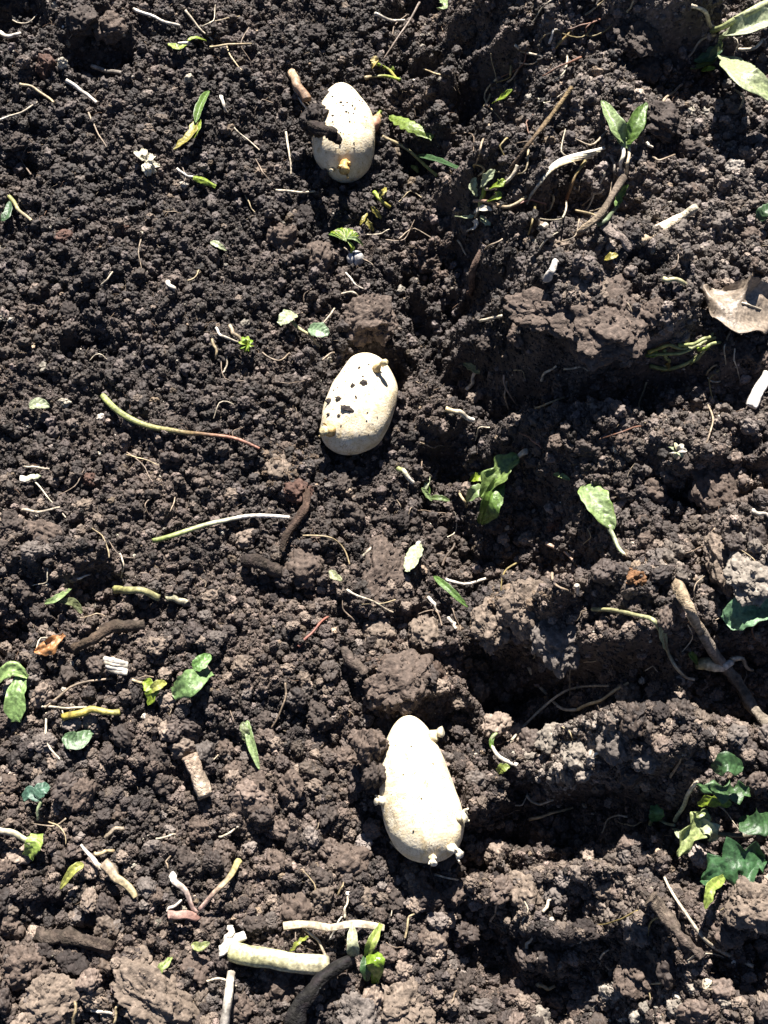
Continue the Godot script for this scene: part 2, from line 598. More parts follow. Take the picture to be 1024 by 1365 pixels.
func build_crumbs(count: int):
	var variants := 9
	var shapes := []
	for k in variants:
		shapes.append(clod_mesh(200 + k, 3, 0.75, 0.24, 0.8))
	var m := StandardMaterial3D.new()
	m.resource_name = "soil crumb"
	m.vertex_color_use_as_albedo = true
	m.roughness = 0.68
	m.metallic_specular = 0.36
	m.albedo_texture = soil_grain
	m.uv1_triplanar = true
	m.uv1_world_triplanar = true
	m.uv1_scale = Vector3.ONE * 14.0
	m.heightmap_enabled = true
	m.heightmap_texture = soil_relief
	m.heightmap_scale = 0.05
	var bufs := []
	for k in variants:
		bufs.append(PackedFloat32Array())
	var put := func(k: int, b: Basis, p: Vector3, c: Color):
		bufs[k].append_array(PackedFloat32Array([b.x.x, b.y.x, b.z.x, p.x, b.x.y, b.y.y, b.z.y, p.y, b.x.z, b.y.z, b.z.z, p.z, c.r, c.g, c.b, 1.0]))
	for i in count:
		var x: float
		var z: float
		if i % 10 < 8:
			x = rng.randf_range(-0.42, 0.44)
			z = rng.randf_range(-1.0, 0.10)
		else:
			x = rng.randfn() * 0.62
			z = -0.45 + rng.randfn() * 0.75
		var coarse := rise(-0.42, -0.05, z) * 0.45 + rise(0.05, 0.2, x - furrow(z)) * 0.22 + 0.22 * n_tone2.get_noise_2d(x + 9.0, z)
		var r := 0.00058 * pow(maxf(rng.randf(), 0.001), -0.47) * (1.0 + coarse * 0.6)
		r = minf(r, 0.0058 - 0.0026 * rise(-0.45, -0.15, z))
		if i % 10 >= 8:
			r *= 1.0 + 1.2 * rise(0.45, 0.9, maxf(absf(x), absf(z + 0.45)))
		var y := soil_fine(x, z) + r * rng.randf_range(-0.25, 0.75)
		var b := Basis.from_euler(Vector3(rng.randf() * TAU, rng.randf() * TAU, rng.randf() * TAU)).scaled_local(Vector3.ONE * r)
		var c := soil_colour(x, z)
		var k := minf(exp(rng.randfn() * 0.48 - 0.05), 3.2)
		var u := rng.randf()
		if u < 0.11:
			pass
		elif u < 0.124:
			c = Color(0.20, 0.155, 0.115)
		elif u < 0.130:
			c = Color(0.45, 0.42, 0.36)
		put.call(i % variants, b, Vector3(x, y, z), Color(c.r * k, c.g * k, c.b * k * rng.randf_range(0.94, 1.04)))
	# spots where dry, paler soil has crumbled: photo x, y, reach in pixels, colour, count
	for e in [[755, 1000, 70, Color(0.34, 0.30, 0.265), 1300], [830, 985, 55, Color(0.22, 0.18, 0.155), 700], [840, 1325, 70, Color(0.36, 0.33, 0.29), 500], [985, 765, 60, Color(0.30, 0.265, 0.23), 700], [890, 755, 45, Color(0.26, 0.225, 0.195), 500], [665, 840, 60, Color(0.22, 0.165, 0.12), 900], [790, 420, 70, Color(0.17, 0.13, 0.108), 700], [960, 660, 70, Color(0.19, 0.15, 0.128), 600], [690, 1195, 60, Color(0.24, 0.195, 0.16), 700], [800, 1190, 60, Color(0.22, 0.185, 0.16), 600], [150, 1330, 130, Color(0.19, 0.145, 0.115), 900], [880, 300, 90, Color(0.20, 0.17, 0.15), 700], [960, 240, 70, Color(0.19, 0.165, 0.15), 500], [760, 60, 90, Color(0.15, 0.125, 0.11), 700], [780, 160, 60, Color(0.17, 0.14, 0.12), 500], [575, 350, 40, Color(0.16, 0.12, 0.10), 300], [850, 1290, 60, Color(0.18, 0.14, 0.115), 500], [400, 760, 60, Color(0.14, 0.10, 0.08), 400], [540, 900, 70, Color(0.15, 0.105, 0.083), 700], [380, 620, 50, Color(0.17, 0.125, 0.09), 350]]:
		var mid := spot(e[0], e[1])
		var reach := metre(mid, e[2])
		for i in e[4]:
			var a := rng.randf() * TAU
			var l := reach * sqrt(rng.randf()) * (0.8 + 0.3 * n_shape.get_noise_2d(cos(a) * 1.5 + e[0], sin(a) * 1.5))
			var x := mid.x + cos(a) * l
			var z := mid.z + sin(a) * l
			var r := 0.0009 * pow(maxf(rng.randf(), 0.004), -0.36)
			var k := 0.45 + 0.75 * rng.randf()
			put.call(i % variants, Basis.from_euler(Vector3(rng.randf() * 6, rng.randf() * 6, rng.randf() * 6)).scaled_local(Vector3.ONE * r), Vector3(x, soil_fine(x, z) + r * rng.randf_range(0.1, 1.0), z), Color(e[3].r * k, e[3].g * k, e[3].b * k))
	for e in crumb_at:
		put.call(rng.randi() % variants, e[0].basis, e[0].origin, e[1])
	var lumps := []
	for k in 6:
		lumps.append(PackedFloat32Array())
	for i in 15000:
		var x := rng.randf_range(-0.5, 0.5)
		var z := rng.randf_range(-1.1, 0.2)
		var want := 0.07 + 0.75 * rise(-0.46, -0.12, z) + 0.40 * rise(0.05, 0.16, x - furrow(z)) + 0.25 * n_tone2.get_noise_2d(x * 2.0, z * 2.0)
		if rng.randf() > want or is_busy(x, z, 0):
			continue
		var r := rng.randf_range(0.0024, 0.0036) * pow(maxf(rng.randf(), 0.05), -0.33) * (0.72 + 0.42 * rise(-0.5, -0.1, z))
		var tone := soil_colour(x, z).lerp([TONES["dark"], TONES["dark"], TONES["dark brown"], TONES["brown"], TONES["grey"], TONES["tan"], TONES["tan"]][rng.randi() % 7], 0.7)
		var k := 1.15 * exp(rng.randfn() * 0.30)
		var b := Basis.from_euler(Vector3(rng.randf_range(-0.6, 0.6), rng.randf() * TAU, rng.randf_range(-0.6, 0.6))).scaled_local(Vector3.ONE * r)
		var p := Vector3(x, soil_fine(x, z) + r * rng.randf_range(0.25, 0.8), z)
		lumps[i % 6].append_array(PackedFloat32Array([b.x.x, b.y.x, b.z.x, p.x, b.x.y, b.y.y, b.z.y, p.y, b.x.z, b.y.z, b.z.z, p.z, tone.r * k, tone.g * k, tone.b * k, 1.0]))
	for k in 6:
		shapes.append(clod_mesh(500 + k, 4, [0.9, 0.5, 0.2][k % 3], [0.03, 0.06, 0.10][k / 2], 0.78))
		bufs.append(lumps[k])
	variants += 6
	var top := Node3D.new()
	top.name = "soil_crumbs"
	top.set_meta("kind", "stuff")
	top.set_meta("label", "loose dark crumbs of soil covering the whole bed")
	top.set_meta("category", "soil crumbs")
	add_child(top)
	for k in variants:
		var mm := MultiMesh.new()
		mm.transform_format = MultiMesh.TRANSFORM_3D
		mm.use_colors = true
		mm.mesh = shapes[k]
		mm.instance_count = bufs[k].size() / 16
		mm.buffer = bufs[k]
		var o := MultiMeshInstance3D.new()
		o.name = "crumb_mass"
		o.multimesh = mm
		o.material_override = m
		o.set_meta("kind", "stuff")
		top.add_child(o, true)

const TONES := {
	"dark": Color(0.042, 0.034, 0.032), "dark brown": Color(0.080, 0.065, 0.058), "brown": Color(0.138, 0.107, 0.090), "reddish brown": Color(0.12, 0.070, 0.055),
	"tan": Color(0.235, 0.19, 0.155), "grey": Color(0.185, 0.163, 0.15), "pale grey": Color(0.30, 0.27, 0.235), "orange brown": Color(0.24, 0.125, 0.06),
}
var clod_shapes := []
var hero_shapes := []

func clod(px: float, py: float, size: float, tone: String, hero := false, tall := 1.0, lift := 0.0):
	var at := spot(px, py, lift)
	var r := metre(at, size) * 0.5
	var list := hero_shapes if hero else clod_shapes
	var sh: ArrayMesh = list[rng.randi() % list.size()]
	var o := MeshInstance3D.new()
	o.name = numbered("soil_clod")
	o.mesh = sh
	o.material_override = soil_mat("soil " + tone, TONES[tone], true, 11.0, 0.11)
	add_child(o)
	var lean := 0.08 if tall < 0.6 else 0.35
	var b := Basis.from_euler(Vector3(rng.randf_range(-lean, lean), rng.randf() * TAU, rng.randf_range(-lean, lean)))
	o.transform = Transform3D(b.scaled_local(Vector3(r, r * tall, r) * 1.06), at + Vector3(0, r * 0.22 * tall, 0))
	o.set_meta("category", "soil clod")
	o.set_meta("group", "clods of soil strewn over the bed")
	labelled.append([o, px, py, size, tone + " soil clod"])
	clod_spots.append([at.x, at.z, r])
	# crumbs that cling to it
	var verts: PackedVector3Array = sh.surface_get_arrays(0)[Mesh.ARRAY_VERTEX]
	var c: Color = TONES[tone]
	var n := int(clampf(pow(r / 0.0017, 2.0) * 0.8, 5, 330))
	for k in n:
		var p: Vector3 = o.transform * verts[rng.randi() % verts.size()]
		if p.y < at.y:
			continue
		var s := 0.0007 * pow(maxf(rng.randf(), 0.02), -0.38)
		var t := 0.65 + 0.75 * rng.randf()
		crumb_at.append([Transform3D(Basis.from_euler(Vector3(rng.randf() * 6, rng.randf() * 6, rng.randf() * 6)).scaled_local(Vector3.ONE * s), p), Color(c.r * t * 0.75, c.g * t * 0.75, c.b * t * 0.75)])

func build_clods():
	for k in 14:
		clod_shapes.append(clod_mesh(k + 1, 4, 0.4 + 0.5 * float(k % 3 == 0), 0.05 + 0.05 * float(k % 2), 0.72))
	for k in 6:
		hero_shapes.append(clod_mesh(k + 40, 5, 0.7, 0.08, 0.66))
	for c in [
		[112, 30, 44, "dark brown"], [148, 42, 42, "brown"], [62, 92, 34, "reddish brown"], [117, 106, 15, "grey"], [86, 318, 24, "reddish brown"], [166, 305, 13, "reddish brown"], [238, 248, 15, "tan"],
		[418, 50, 32, "dark"], [378, 321, 40, "brown"], [427, 345, 38, "brown"], [449, 272, 34, "dark brown"], [405, 292, 26, "dark"], [575, 352, 36, "brown"], [596, 306, 26, "dark brown"], [470, 275, 22, "dark"],
		[512, 445, 26, "brown"], [372, 626, 36, "tan"], [395, 655, 38, "reddish brown"], [405, 757, 48, "brown"], [504, 846, 42, "tan"], [566, 846, 44, "tan"],
		[472, 692, 28, "dark brown"], [505, 692, 26, "dark brown"], [531, 697, 30, "dark"], [425, 955, 40, "dark brown"], [282, 797, 24, "tan"], [208, 862, 30, "tan"], [245, 858, 24, "brown"], [321, 889, 28, "tan"],
		[266, 1106, 38, "brown"], [246, 1148, 34, "dark brown"], [204, 1196, 32, "brown"], [466, 1152, 50, "brown"], [392, 1214, 46, "brown"], [428, 1172, 30, "dark brown"], [482, 1200, 28, "tan"],
		[62, 1270, 30, "dark"], [101, 1276, 40, "dark"], [182, 1283, 44, "tan"], [265, 1290, 36, "brown"], [30, 1290, 62, "brown"], [14, 1232, 46, "brown"], [128, 1330, 36, "tan"], [320, 1340, 38, "brown"],
		[420, 1032, 34, "dark brown"], [388, 1052, 42, "brown"], [496, 1046, 24, "dark brown"], [527, 1196, 34, "dark brown"], [602, 1190, 42, "brown"], [560, 1186, 34, "brown"],
		[868, 420, 42, "brown"], [902, 312, 34, "grey"], [852, 100, 46, "dark brown"], [745, 332, 30, "tan"], [884, 750, 34, "grey"], [848, 772, 32, "orange brown"], [986, 470, 40, "dark brown"], [1012, 482, 38, "brown"],
		[930, 532, 24, "tan"], [735, 986, 42, "pale grey"], [772, 1008, 46, "pale grey"], [820, 992, 48, "grey"], [876, 982, 28, "tan"], [700, 1012, 30, "pale grey"], [860, 1012, 34, "grey"], [812, 900, 30, "brown"], [836, 926, 36, "tan"],
		[640, 922, 32, "tan"], [612, 932, 30, "tan"], [598, 890, 26, "brown"], [744, 1192, 30, "grey"], [812, 1186, 38, "tan"], [866, 1166, 34, "grey"], [850, 1237, 44, "grey"], [966, 1240, 40, "brown"], [782, 1240, 34, "dark"],
		[702, 1190, 46, "tan"], [824, 1320, 30, "pale grey"], [904, 1347, 28, "pale grey"], [926, 1318, 20, "pale grey"], [966, 1336, 30, "pale grey"], [712, 1356, 38, "pale grey"], [790, 1282, 18, "dark"],
		[576, 1256, 46, "brown"], [640, 1262, 34, "dark brown"], [340, 1232, 30, "dark brown"], [370, 1150, 32, "brown"], [300, 1165, 26, "dark brown"], [160, 1085, 28, "brown"], [110, 1060, 40, "brown"],
		[12, 1045, 30, "brown"], [90, 905, 34, "dark brown"], [35, 790, 32, "dark brown"], [60, 715, 42, "brown"], [15, 700, 34, "dark brown"], [120, 640, 22, "reddish brown"], [310, 660, 20, "tan"], [230, 560, 16, "dark brown"],
		[95, 420, 30, "dark"], [120, 450, 26, "dark"], [25, 190, 24, "dark brown"], [250, 310, 22, "dark brown"], [330, 250, 20, "dark brown"], [925, 200, 40, "dark brown"], [960, 300, 34, "grey"], [1000, 320, 30, "brown"],
		[930, 260, 34, "brown"], [820, 275, 26, "brown"], [865, 230, 28, "brown"], [830, 590, 30, "brown"], [790, 605, 34, "dark brown"], [745, 590, 28, "brown"], [870, 660, 38, "brown"], [910, 620, 26, "dark brown"],
		[700, 690, 30, "dark brown"], [740, 700, 26, "reddish brown"], [690, 450, 28, "brown"], [650, 460, 26, "dark brown"], [660, 700, 28, "dark brown"], [580, 720, 32, "dark brown"], [460, 1010, 30, "brown"], [440, 1090, 34, "dark brown"],
		[350, 960, 26, "dark brown"], [300, 1000, 28, "brown"], [210, 1010, 30, "dark brown"], [150, 1010, 24, "dark brown"], [620, 1310, 34, "dark brown"], [660, 1345, 30, "dark"], [690, 1270, 30, "dark brown"], [730, 1265, 28, "brown"],
	]:
		clod(c[0], c[1], c[2], c[3])
	for c in [
		[490, 432, 70, "brown", 0.8], [511, 768, 78, "brown", 0.5], [530, 910, 82, "brown", 0.75], [334, 1078, 70, "brown", 0.7], [540, 1340, 78, "tan", 0.8], [478, 1352, 66, "grey", 0.9], [380, 1308, 60, "brown", 0.8],
		[205, 1332, 96, "tan", 0.75], [70, 1335, 70, "tan", 0.8], [880, 165, 62, "dark brown", 0.9], [850, 52, 66, "dark brown", 0.8], [700, 812, 72, "tan", 0.7], [745, 850, 76, "grey", 0.7], [658, 835, 60, "tan", 1.0],
		[966, 752, 64, "tan", 0.8], [960, 655, 84, "brown", 0.6], [860, 1290, 82, "brown", 0.7]
	]:
		clod(c[0], c[1], c[2], c[3], true, c[4])
	for c in [[495, 996, 52, "brown", 0.034], [499, 1034, 40, "dark brown", 0.028], [421, 166, 36, "dark", 0.026], [432, 140, 20, "dark", 0.034]]:
		clod(c[0], c[1], c[2], c[3], false, 1.5, c[4])
	clod(800, 428, 124, "brown", true, 0.5, 0.015)
	clod(1000, 1207, 66, "tan", true, 1.0, 0.012)
	clod(1004, 770, 74, "pale grey", true, 0.8, 0.008)
	clod(728, 420, 84, "brown", true, 0.55, 0.010)
	clod(775, 384, 62, "tan", true, 0.35, 0.0)
func build_strewn_clods():
	var tries := 0
	var made := 0
	while made < 112 and tries < 6000:
		tries += 1
		var px := rng.randf_range(-10, 1034)
		var py := rng.randf_range(0, 1375)
		var wish := 0.12 + 0.75 * rise(650, 1250, py) + 0.5 * rise(560, 760, px)
		if rng.randf() > wish:
			continue
		var size := rng.randf_range(13, 26) * (0.6 + 0.75 * py / 1365.0)
		var at := spot(px, py)
		var r := metre(at, size) * 0.5
		var free := not is_busy(at.x, at.z, 1 if r < 0.009 else 2)
		for c in clod_spots:
			if Vector2(at.x - c[0], at.z - c[1]).length() < (r + c[2]) * 1.05:
				free = false
				break
		for c in [[459, 192, 85], [480, 550, 85], [557, 1055, 105], [474, 348, 20]]:
			if Vector2(px - c[0], py - c[1]).length() < c[2] + size * 0.5:
				free = false
		if not free:
			continue
		var bank := rise(600, 760, px)
		var u := rng.randf()
		var tone := "dark" if u < 0.2 else "dark brown" if u < 0.55 else "brown" if u < 0.8 else ("grey" if rng.randf() < bank else "tan")
		clod(px, py, size, tone)
		made += 1

# ---------------------------------------------------------------- potatoes

func potato(px: float, py: float, long: float, wide: float, high: float, turn: float, tilt: float, taper: float, bend: float, sd: int, label: String, sunk := 0.16) -> Node3D:
	var at := spot(px, py)
	var t := thing("seed_potato", Vector3.ZERO, label, "potato", "sprouting seed potatoes set in the furrow")
	t.transform = Transform3D(Basis.from_euler(Vector3(tilt, turn, 0)), at + Vector3(0, high * (0.5 - sunk), 0))
	var rows := 56
	var cols := 72
	var v := PackedVector3Array()
	var idx := PackedInt32Array()
	for i in rows + 1:
		var a := PI * i / rows
		var s := -cos(a)
		for k in cols:
			var b := TAU * k / cols
			var p := potato_skin(s, b, long, wide, high, taper, bend, sd)
			v.append(p)
	for i in rows:
		for k in cols:
			var p := i * cols + k
			var q := i * cols + (k + 1) % cols
			idx.append_array(PackedInt32Array([p, p + cols, q, q, p + cols, q + cols]))
	var m: StandardMaterial3D = mats.get("potato skin")
	if m == null:
		m = StandardMaterial3D.new()
		m.resource_name = "potato skin"
		m.albedo_color = paint(Color(0.72, 0.655, 0.52))
		m.albedo_texture = skin_tone
		m.roughness = 0.72
		m.metallic_specular = 0.35
		m.uv1_triplanar = true
		m.uv1_scale = Vector3.ONE * 16.0
		m.heightmap_enabled = true
		m.heightmap_texture = skin_relief
		m.heightmap_scale = 0.03
		mats["potato skin"] = m
	part(t, "tuber", finish(v, idx), m)
	t.set_meta("dims", [long, wide, high, taper, bend, sd])
	return t

# s runs -1 (far end) to 1 (near end) along local z; b round it, 0 to the side, PI/2 on top
func potato_skin(s: float, b: float, long: float, wide: float, high: float, taper: float, bend: float, sd: int) -> Vector3:
	var r := pow(maxf(0.0, 1.0 - pow(absf(s), 2.5 if sd == 3 else 2.2)), 0.5)
	r *= 1.0 + taper * (s - 0.25) - 0.05 * cos(s * 3.0 + sd)
	var d := Vector3(cos(b) * r, sin(b) * r, s)
	var k := 1.0 + 0.07 * n_shape.get_noise_3dv(d * 0.8 + Vector3(sd * 9.0, 0, 0)) + 0.022 * n_shape.get_noise_3dv(d * 2.4 + Vector3(0, sd * 5.0, 0))
	for e in 7:
		var es := -0.85 + fposmod(e * 0.618 + sd * 0.37, 1.0) * 1.7
		var eb := 0.25 + fposmod(e * 0.382 + sd * 0.21, 1.0) * 2.6
		var q := Vector2((s - es) * 1.6, (b - eb) * 0.8)
		if q.length() < 0.3:
			k -= 0.035 * exp(-q.length_squared() / 0.006)
			k += 0.018 * exp(-Vector2(q.x + 0.10, q.y * 0.6).length_squared() / 0.004)
	return Vector3(cos(b) * r * wide * 0.5 * k + bend * wide * (s * s - 0.3), sin(b) * r * high * 0.5 * k, s * long * 0.5 * (0.97 + 0.03 * k))

func skin_at(t: Node3D, s: float, b: float) -> Vector3:
	var d: Array = t.get_meta("dims")
	return potato_skin(s, b, d[0], d[1], d[2], d[3], d[4], d[5])

# a knobbly shoot with side buds growing out of an eye
func sprout(t: Node3D, s: float, b: float, lean: Vector3, long: float, wide: float, c0: Color, c1: Color, buds: int):
	var p := skin_at(t, s, b)
	var d: Array = t.get_meta("dims")
	var out := Vector3(p.x / (d[1] * d[1]), p.y / (d[2] * d[2]), p.z / (d[0] * d[0])).normalized()
	var dir := (out * 0.8 + lean).normalized()
	var path := smooth_path([p - out * 0.002, p + out * long * 0.35, p + out * long * 0.45 + dir * long * 0.3, p + out * long * 0.4 + dir * long * 0.7], 5)
	var sd := int(absf(s * 50) + b * 10)
	var m := tube_mesh(path, func(u): return wide * 0.5 * (1.1 - 0.25 * u + 0.25 * sin(u * 9.0)) * (1.0 if u < 0.9 else 0.72), 10, 1.0, 0.35, func(u): return c0.lerp(c1, u), sd, Vector3.ZERO)
	var stem := part(t, "sprout", m, stalk_mat)
	for k in buds:
		var q: Vector3 = path[4 + k * 3 if 4 + k * 3 < path.size() else path.size() - 1]
		var side := out.cross(lean + Vector3(0.1, 0.2, 0.3)).normalized().rotated(out, k * 2.2 + 0.4)
		var bp := smooth_path([q, q + side * wide * 0.5 + dir * wide * 0.15, q + side * wide * 0.8 + dir * wide * 0.7], 4)
		part(stem, "bud", tube_mesh(bp, func(u): return wide * 0.3 * (1.0 - 0.65 * u), 7, 1.0, 0.3, func(u): return c1.lerp(c0, u * 0.3), sd + k, Vector3.ZERO), stalk_mat)

func speck(t: Node3D, s: float, b: float, size: float, stretch := 1.0, dark := true, turn := 0.0):
	var p := skin_at(t, s, b)
	var o := part(t, "soil_speck", clod_shapes[rng.randi() % clod_shapes.size()], soil_mat("soil dark", TONES["dark"], true, 11.0, 0.11) if dark else soil_mat("soil brown", TONES["brown"], true, 11.0, 0.11))
	o.transform = Transform3D(Basis.from_euler(Vector3(0, turn, 0)).scaled_local(Vector3(size * stretch, size * 0.55, size)), p * 1.005)

func build_potatoes():
	var cream := Color(0.78, 0.68, 0.42)
	var gold := Color(0.66, 0.42, 0.13)
	var pale := Color(0.82, 0.78, 0.62)
	var a := potato(459, 196, 0.098, 0.058, 0.054, 0.06, 0.20, 0.20, 0.0, 3, "soil-smeared cream seed potato beside a pink bud, farthest of the three", 0.10)
	sprout(a, 0.86, 1.62, Vector3(0.0, 0.4, 0.7), 0.017, 0.0085, gold, Color(0.74, 0.52, 0.2), 3)
	sprout(a, 0.88, 2.35, Vector3(-0.3, 0.2, 0.3), 0.004, 0.004, cream, pale, 0)
	for e in [[-0.62, 2.35, 0.0075, 1.5, 0.3], [-0.25, 2.25, 0.0085, 2.0, -0.5], [-0.15, 2.6, 0.008, 1.4, 0.2], [-0.42, 2.5, 0.007, 1.0, 0.0], [-0.33, 1.62, 0.003, 1.2, 0.0], [-0.05, 1.9, 0.002, 1.0, 0.0], [-0.5, 1.95, 0.0024, 1.0, 0.0], [0.1, 1.2, 0.0013, 1.0, 0.0], [-0.12, 1.45, 0.0018, 1.3, 0.4]]:
		speck(a, e[0], e[1], e[2] * 0.5, e[3], true, e[4])
	for k in 46:
		speck(a, rng.randf_range(-0.75, 0.72), rng.randf_range(0.6, 2.5), rng.randf_range(0.0003, 0.0009))
	mark(459, 192, "the farthest potato")
	var b := potato(480, 552, 0.094, 0.061, 0.050, -0.28, 0.04, 0.02, -0.07, 7, "cream seed potato with dark soil flecks and a sprout on top, middle of the three", 0.14)
	sprout(b, -0.55, 1.25, Vector3(0.9, 0.3, -0.1), 0.014, 0.0055, Color(0.62, 0.46, 0.22), cream, 1)
	sprout(b, 0.76, 2.2, Vector3(-0.2, 0.6, 0.2), 0.010, 0.008, gold, cream, 2)
	for e in [[-0.10, 1.85, 0.0058, 1.0, 0.5], [-0.20, 1.55, 0.0062, 1.0, 0.9], [0.24, 2.42, 0.0055, 1.1, 0.0], [0.20, 2.1, 0.006, 1.2, 0.2], [0.36, 1.75, 0.006, 2.6, -0.2], [0.5, 1.95, 0.003, 1.0, 0.0], [0.5, 2.3, 0.0028, 1.3, 0.0], [0.13, 1.62, 0.002, 1.0, 0.0], [-0.5, 1.85, 0.003, 0.6, 0.0]]:
		speck(b, e[0], e[1], e[2] * 0.5, e[3], true, e[4])
	for k in 26:
		speck(b, rng.randf_range(-0.7, 0.8), rng.randf_range(0.8, 2.5), rng.randf_range(0.0003, 0.0009))
	mark(480, 550, "the middle potato")
	var c := potato(556, 1056, 0.107, 0.061, 0.054, 0.20, 0.03, 0.27, 0.06, 12, "clean cream pear-shaped seed potato with white knobbly sprouts, nearest of the three", 0.14)
	sprout(c, -0.62, 0.45, Vector3(0.6, 0.2, 0.5), 0.009, 0.008, cream, pale, 1)
	sprout(c, 0.08, 2.85, Vector3(-0.6, 0.3, -0.1), 0.006, 0.0055, pale, pale, 1)
	sprout(c, 0.50, 0.55, Vector3(0.3, 0.3, 0.0), 0.005, 0.007, cream, pale, 2)
	sprout(c, 0.86, 0.85, Vector3(0.3, 0.4, 0.6), 0.011, 0.0055, pale, Color(0.88, 0.86, 0.76), 3)
	sprout(c, 0.93, 1.75, Vector3(0.0, 0.3, 0.6), 0.007, 0.0045, cream, Color(0.88, 0.86, 0.76), 2)
	for k in 7:
		speck(c, rng.randf_range(-0.6, 0.8), rng.randf_range(0.6, 2.4), rng.randf_range(0.0003, 0.0007))
	mark(557, 1055, "the nearest potato")
	for q in [a, b, c]:
		q.remove_meta("dims")

# ---------------------------------------------------------------- plants and litter

const LIME := Color(0.27, 0.40, 0.04)
const GREEN := Color(0.13, 0.25, 0.045)
const DEEP := Color(0.05, 0.125, 0.045)
const SAGE := Color(0.25, 0.37, 0.16)
const MINT := Color(0.46, 0.55, 0.36)
const YELLOW := Color(0.36, 0.33, 0.07)
const STRAW := Color(0.52, 0.44, 0.28)
const BONE := Color(0.66, 0.61, 0.50)
const CHALK := Color(0.80, 0.78, 0.72)
const ROOT := Color(0.40, 0.33, 0.25)
const RUST := Color(0.24, 0.12, 0.08)
const BARK := Color(0.115, 0.088, 0.068)
const CHAR := Color(0.022, 0.021, 0.023)
const ASH := Color(0.20, 0.18, 0.155)

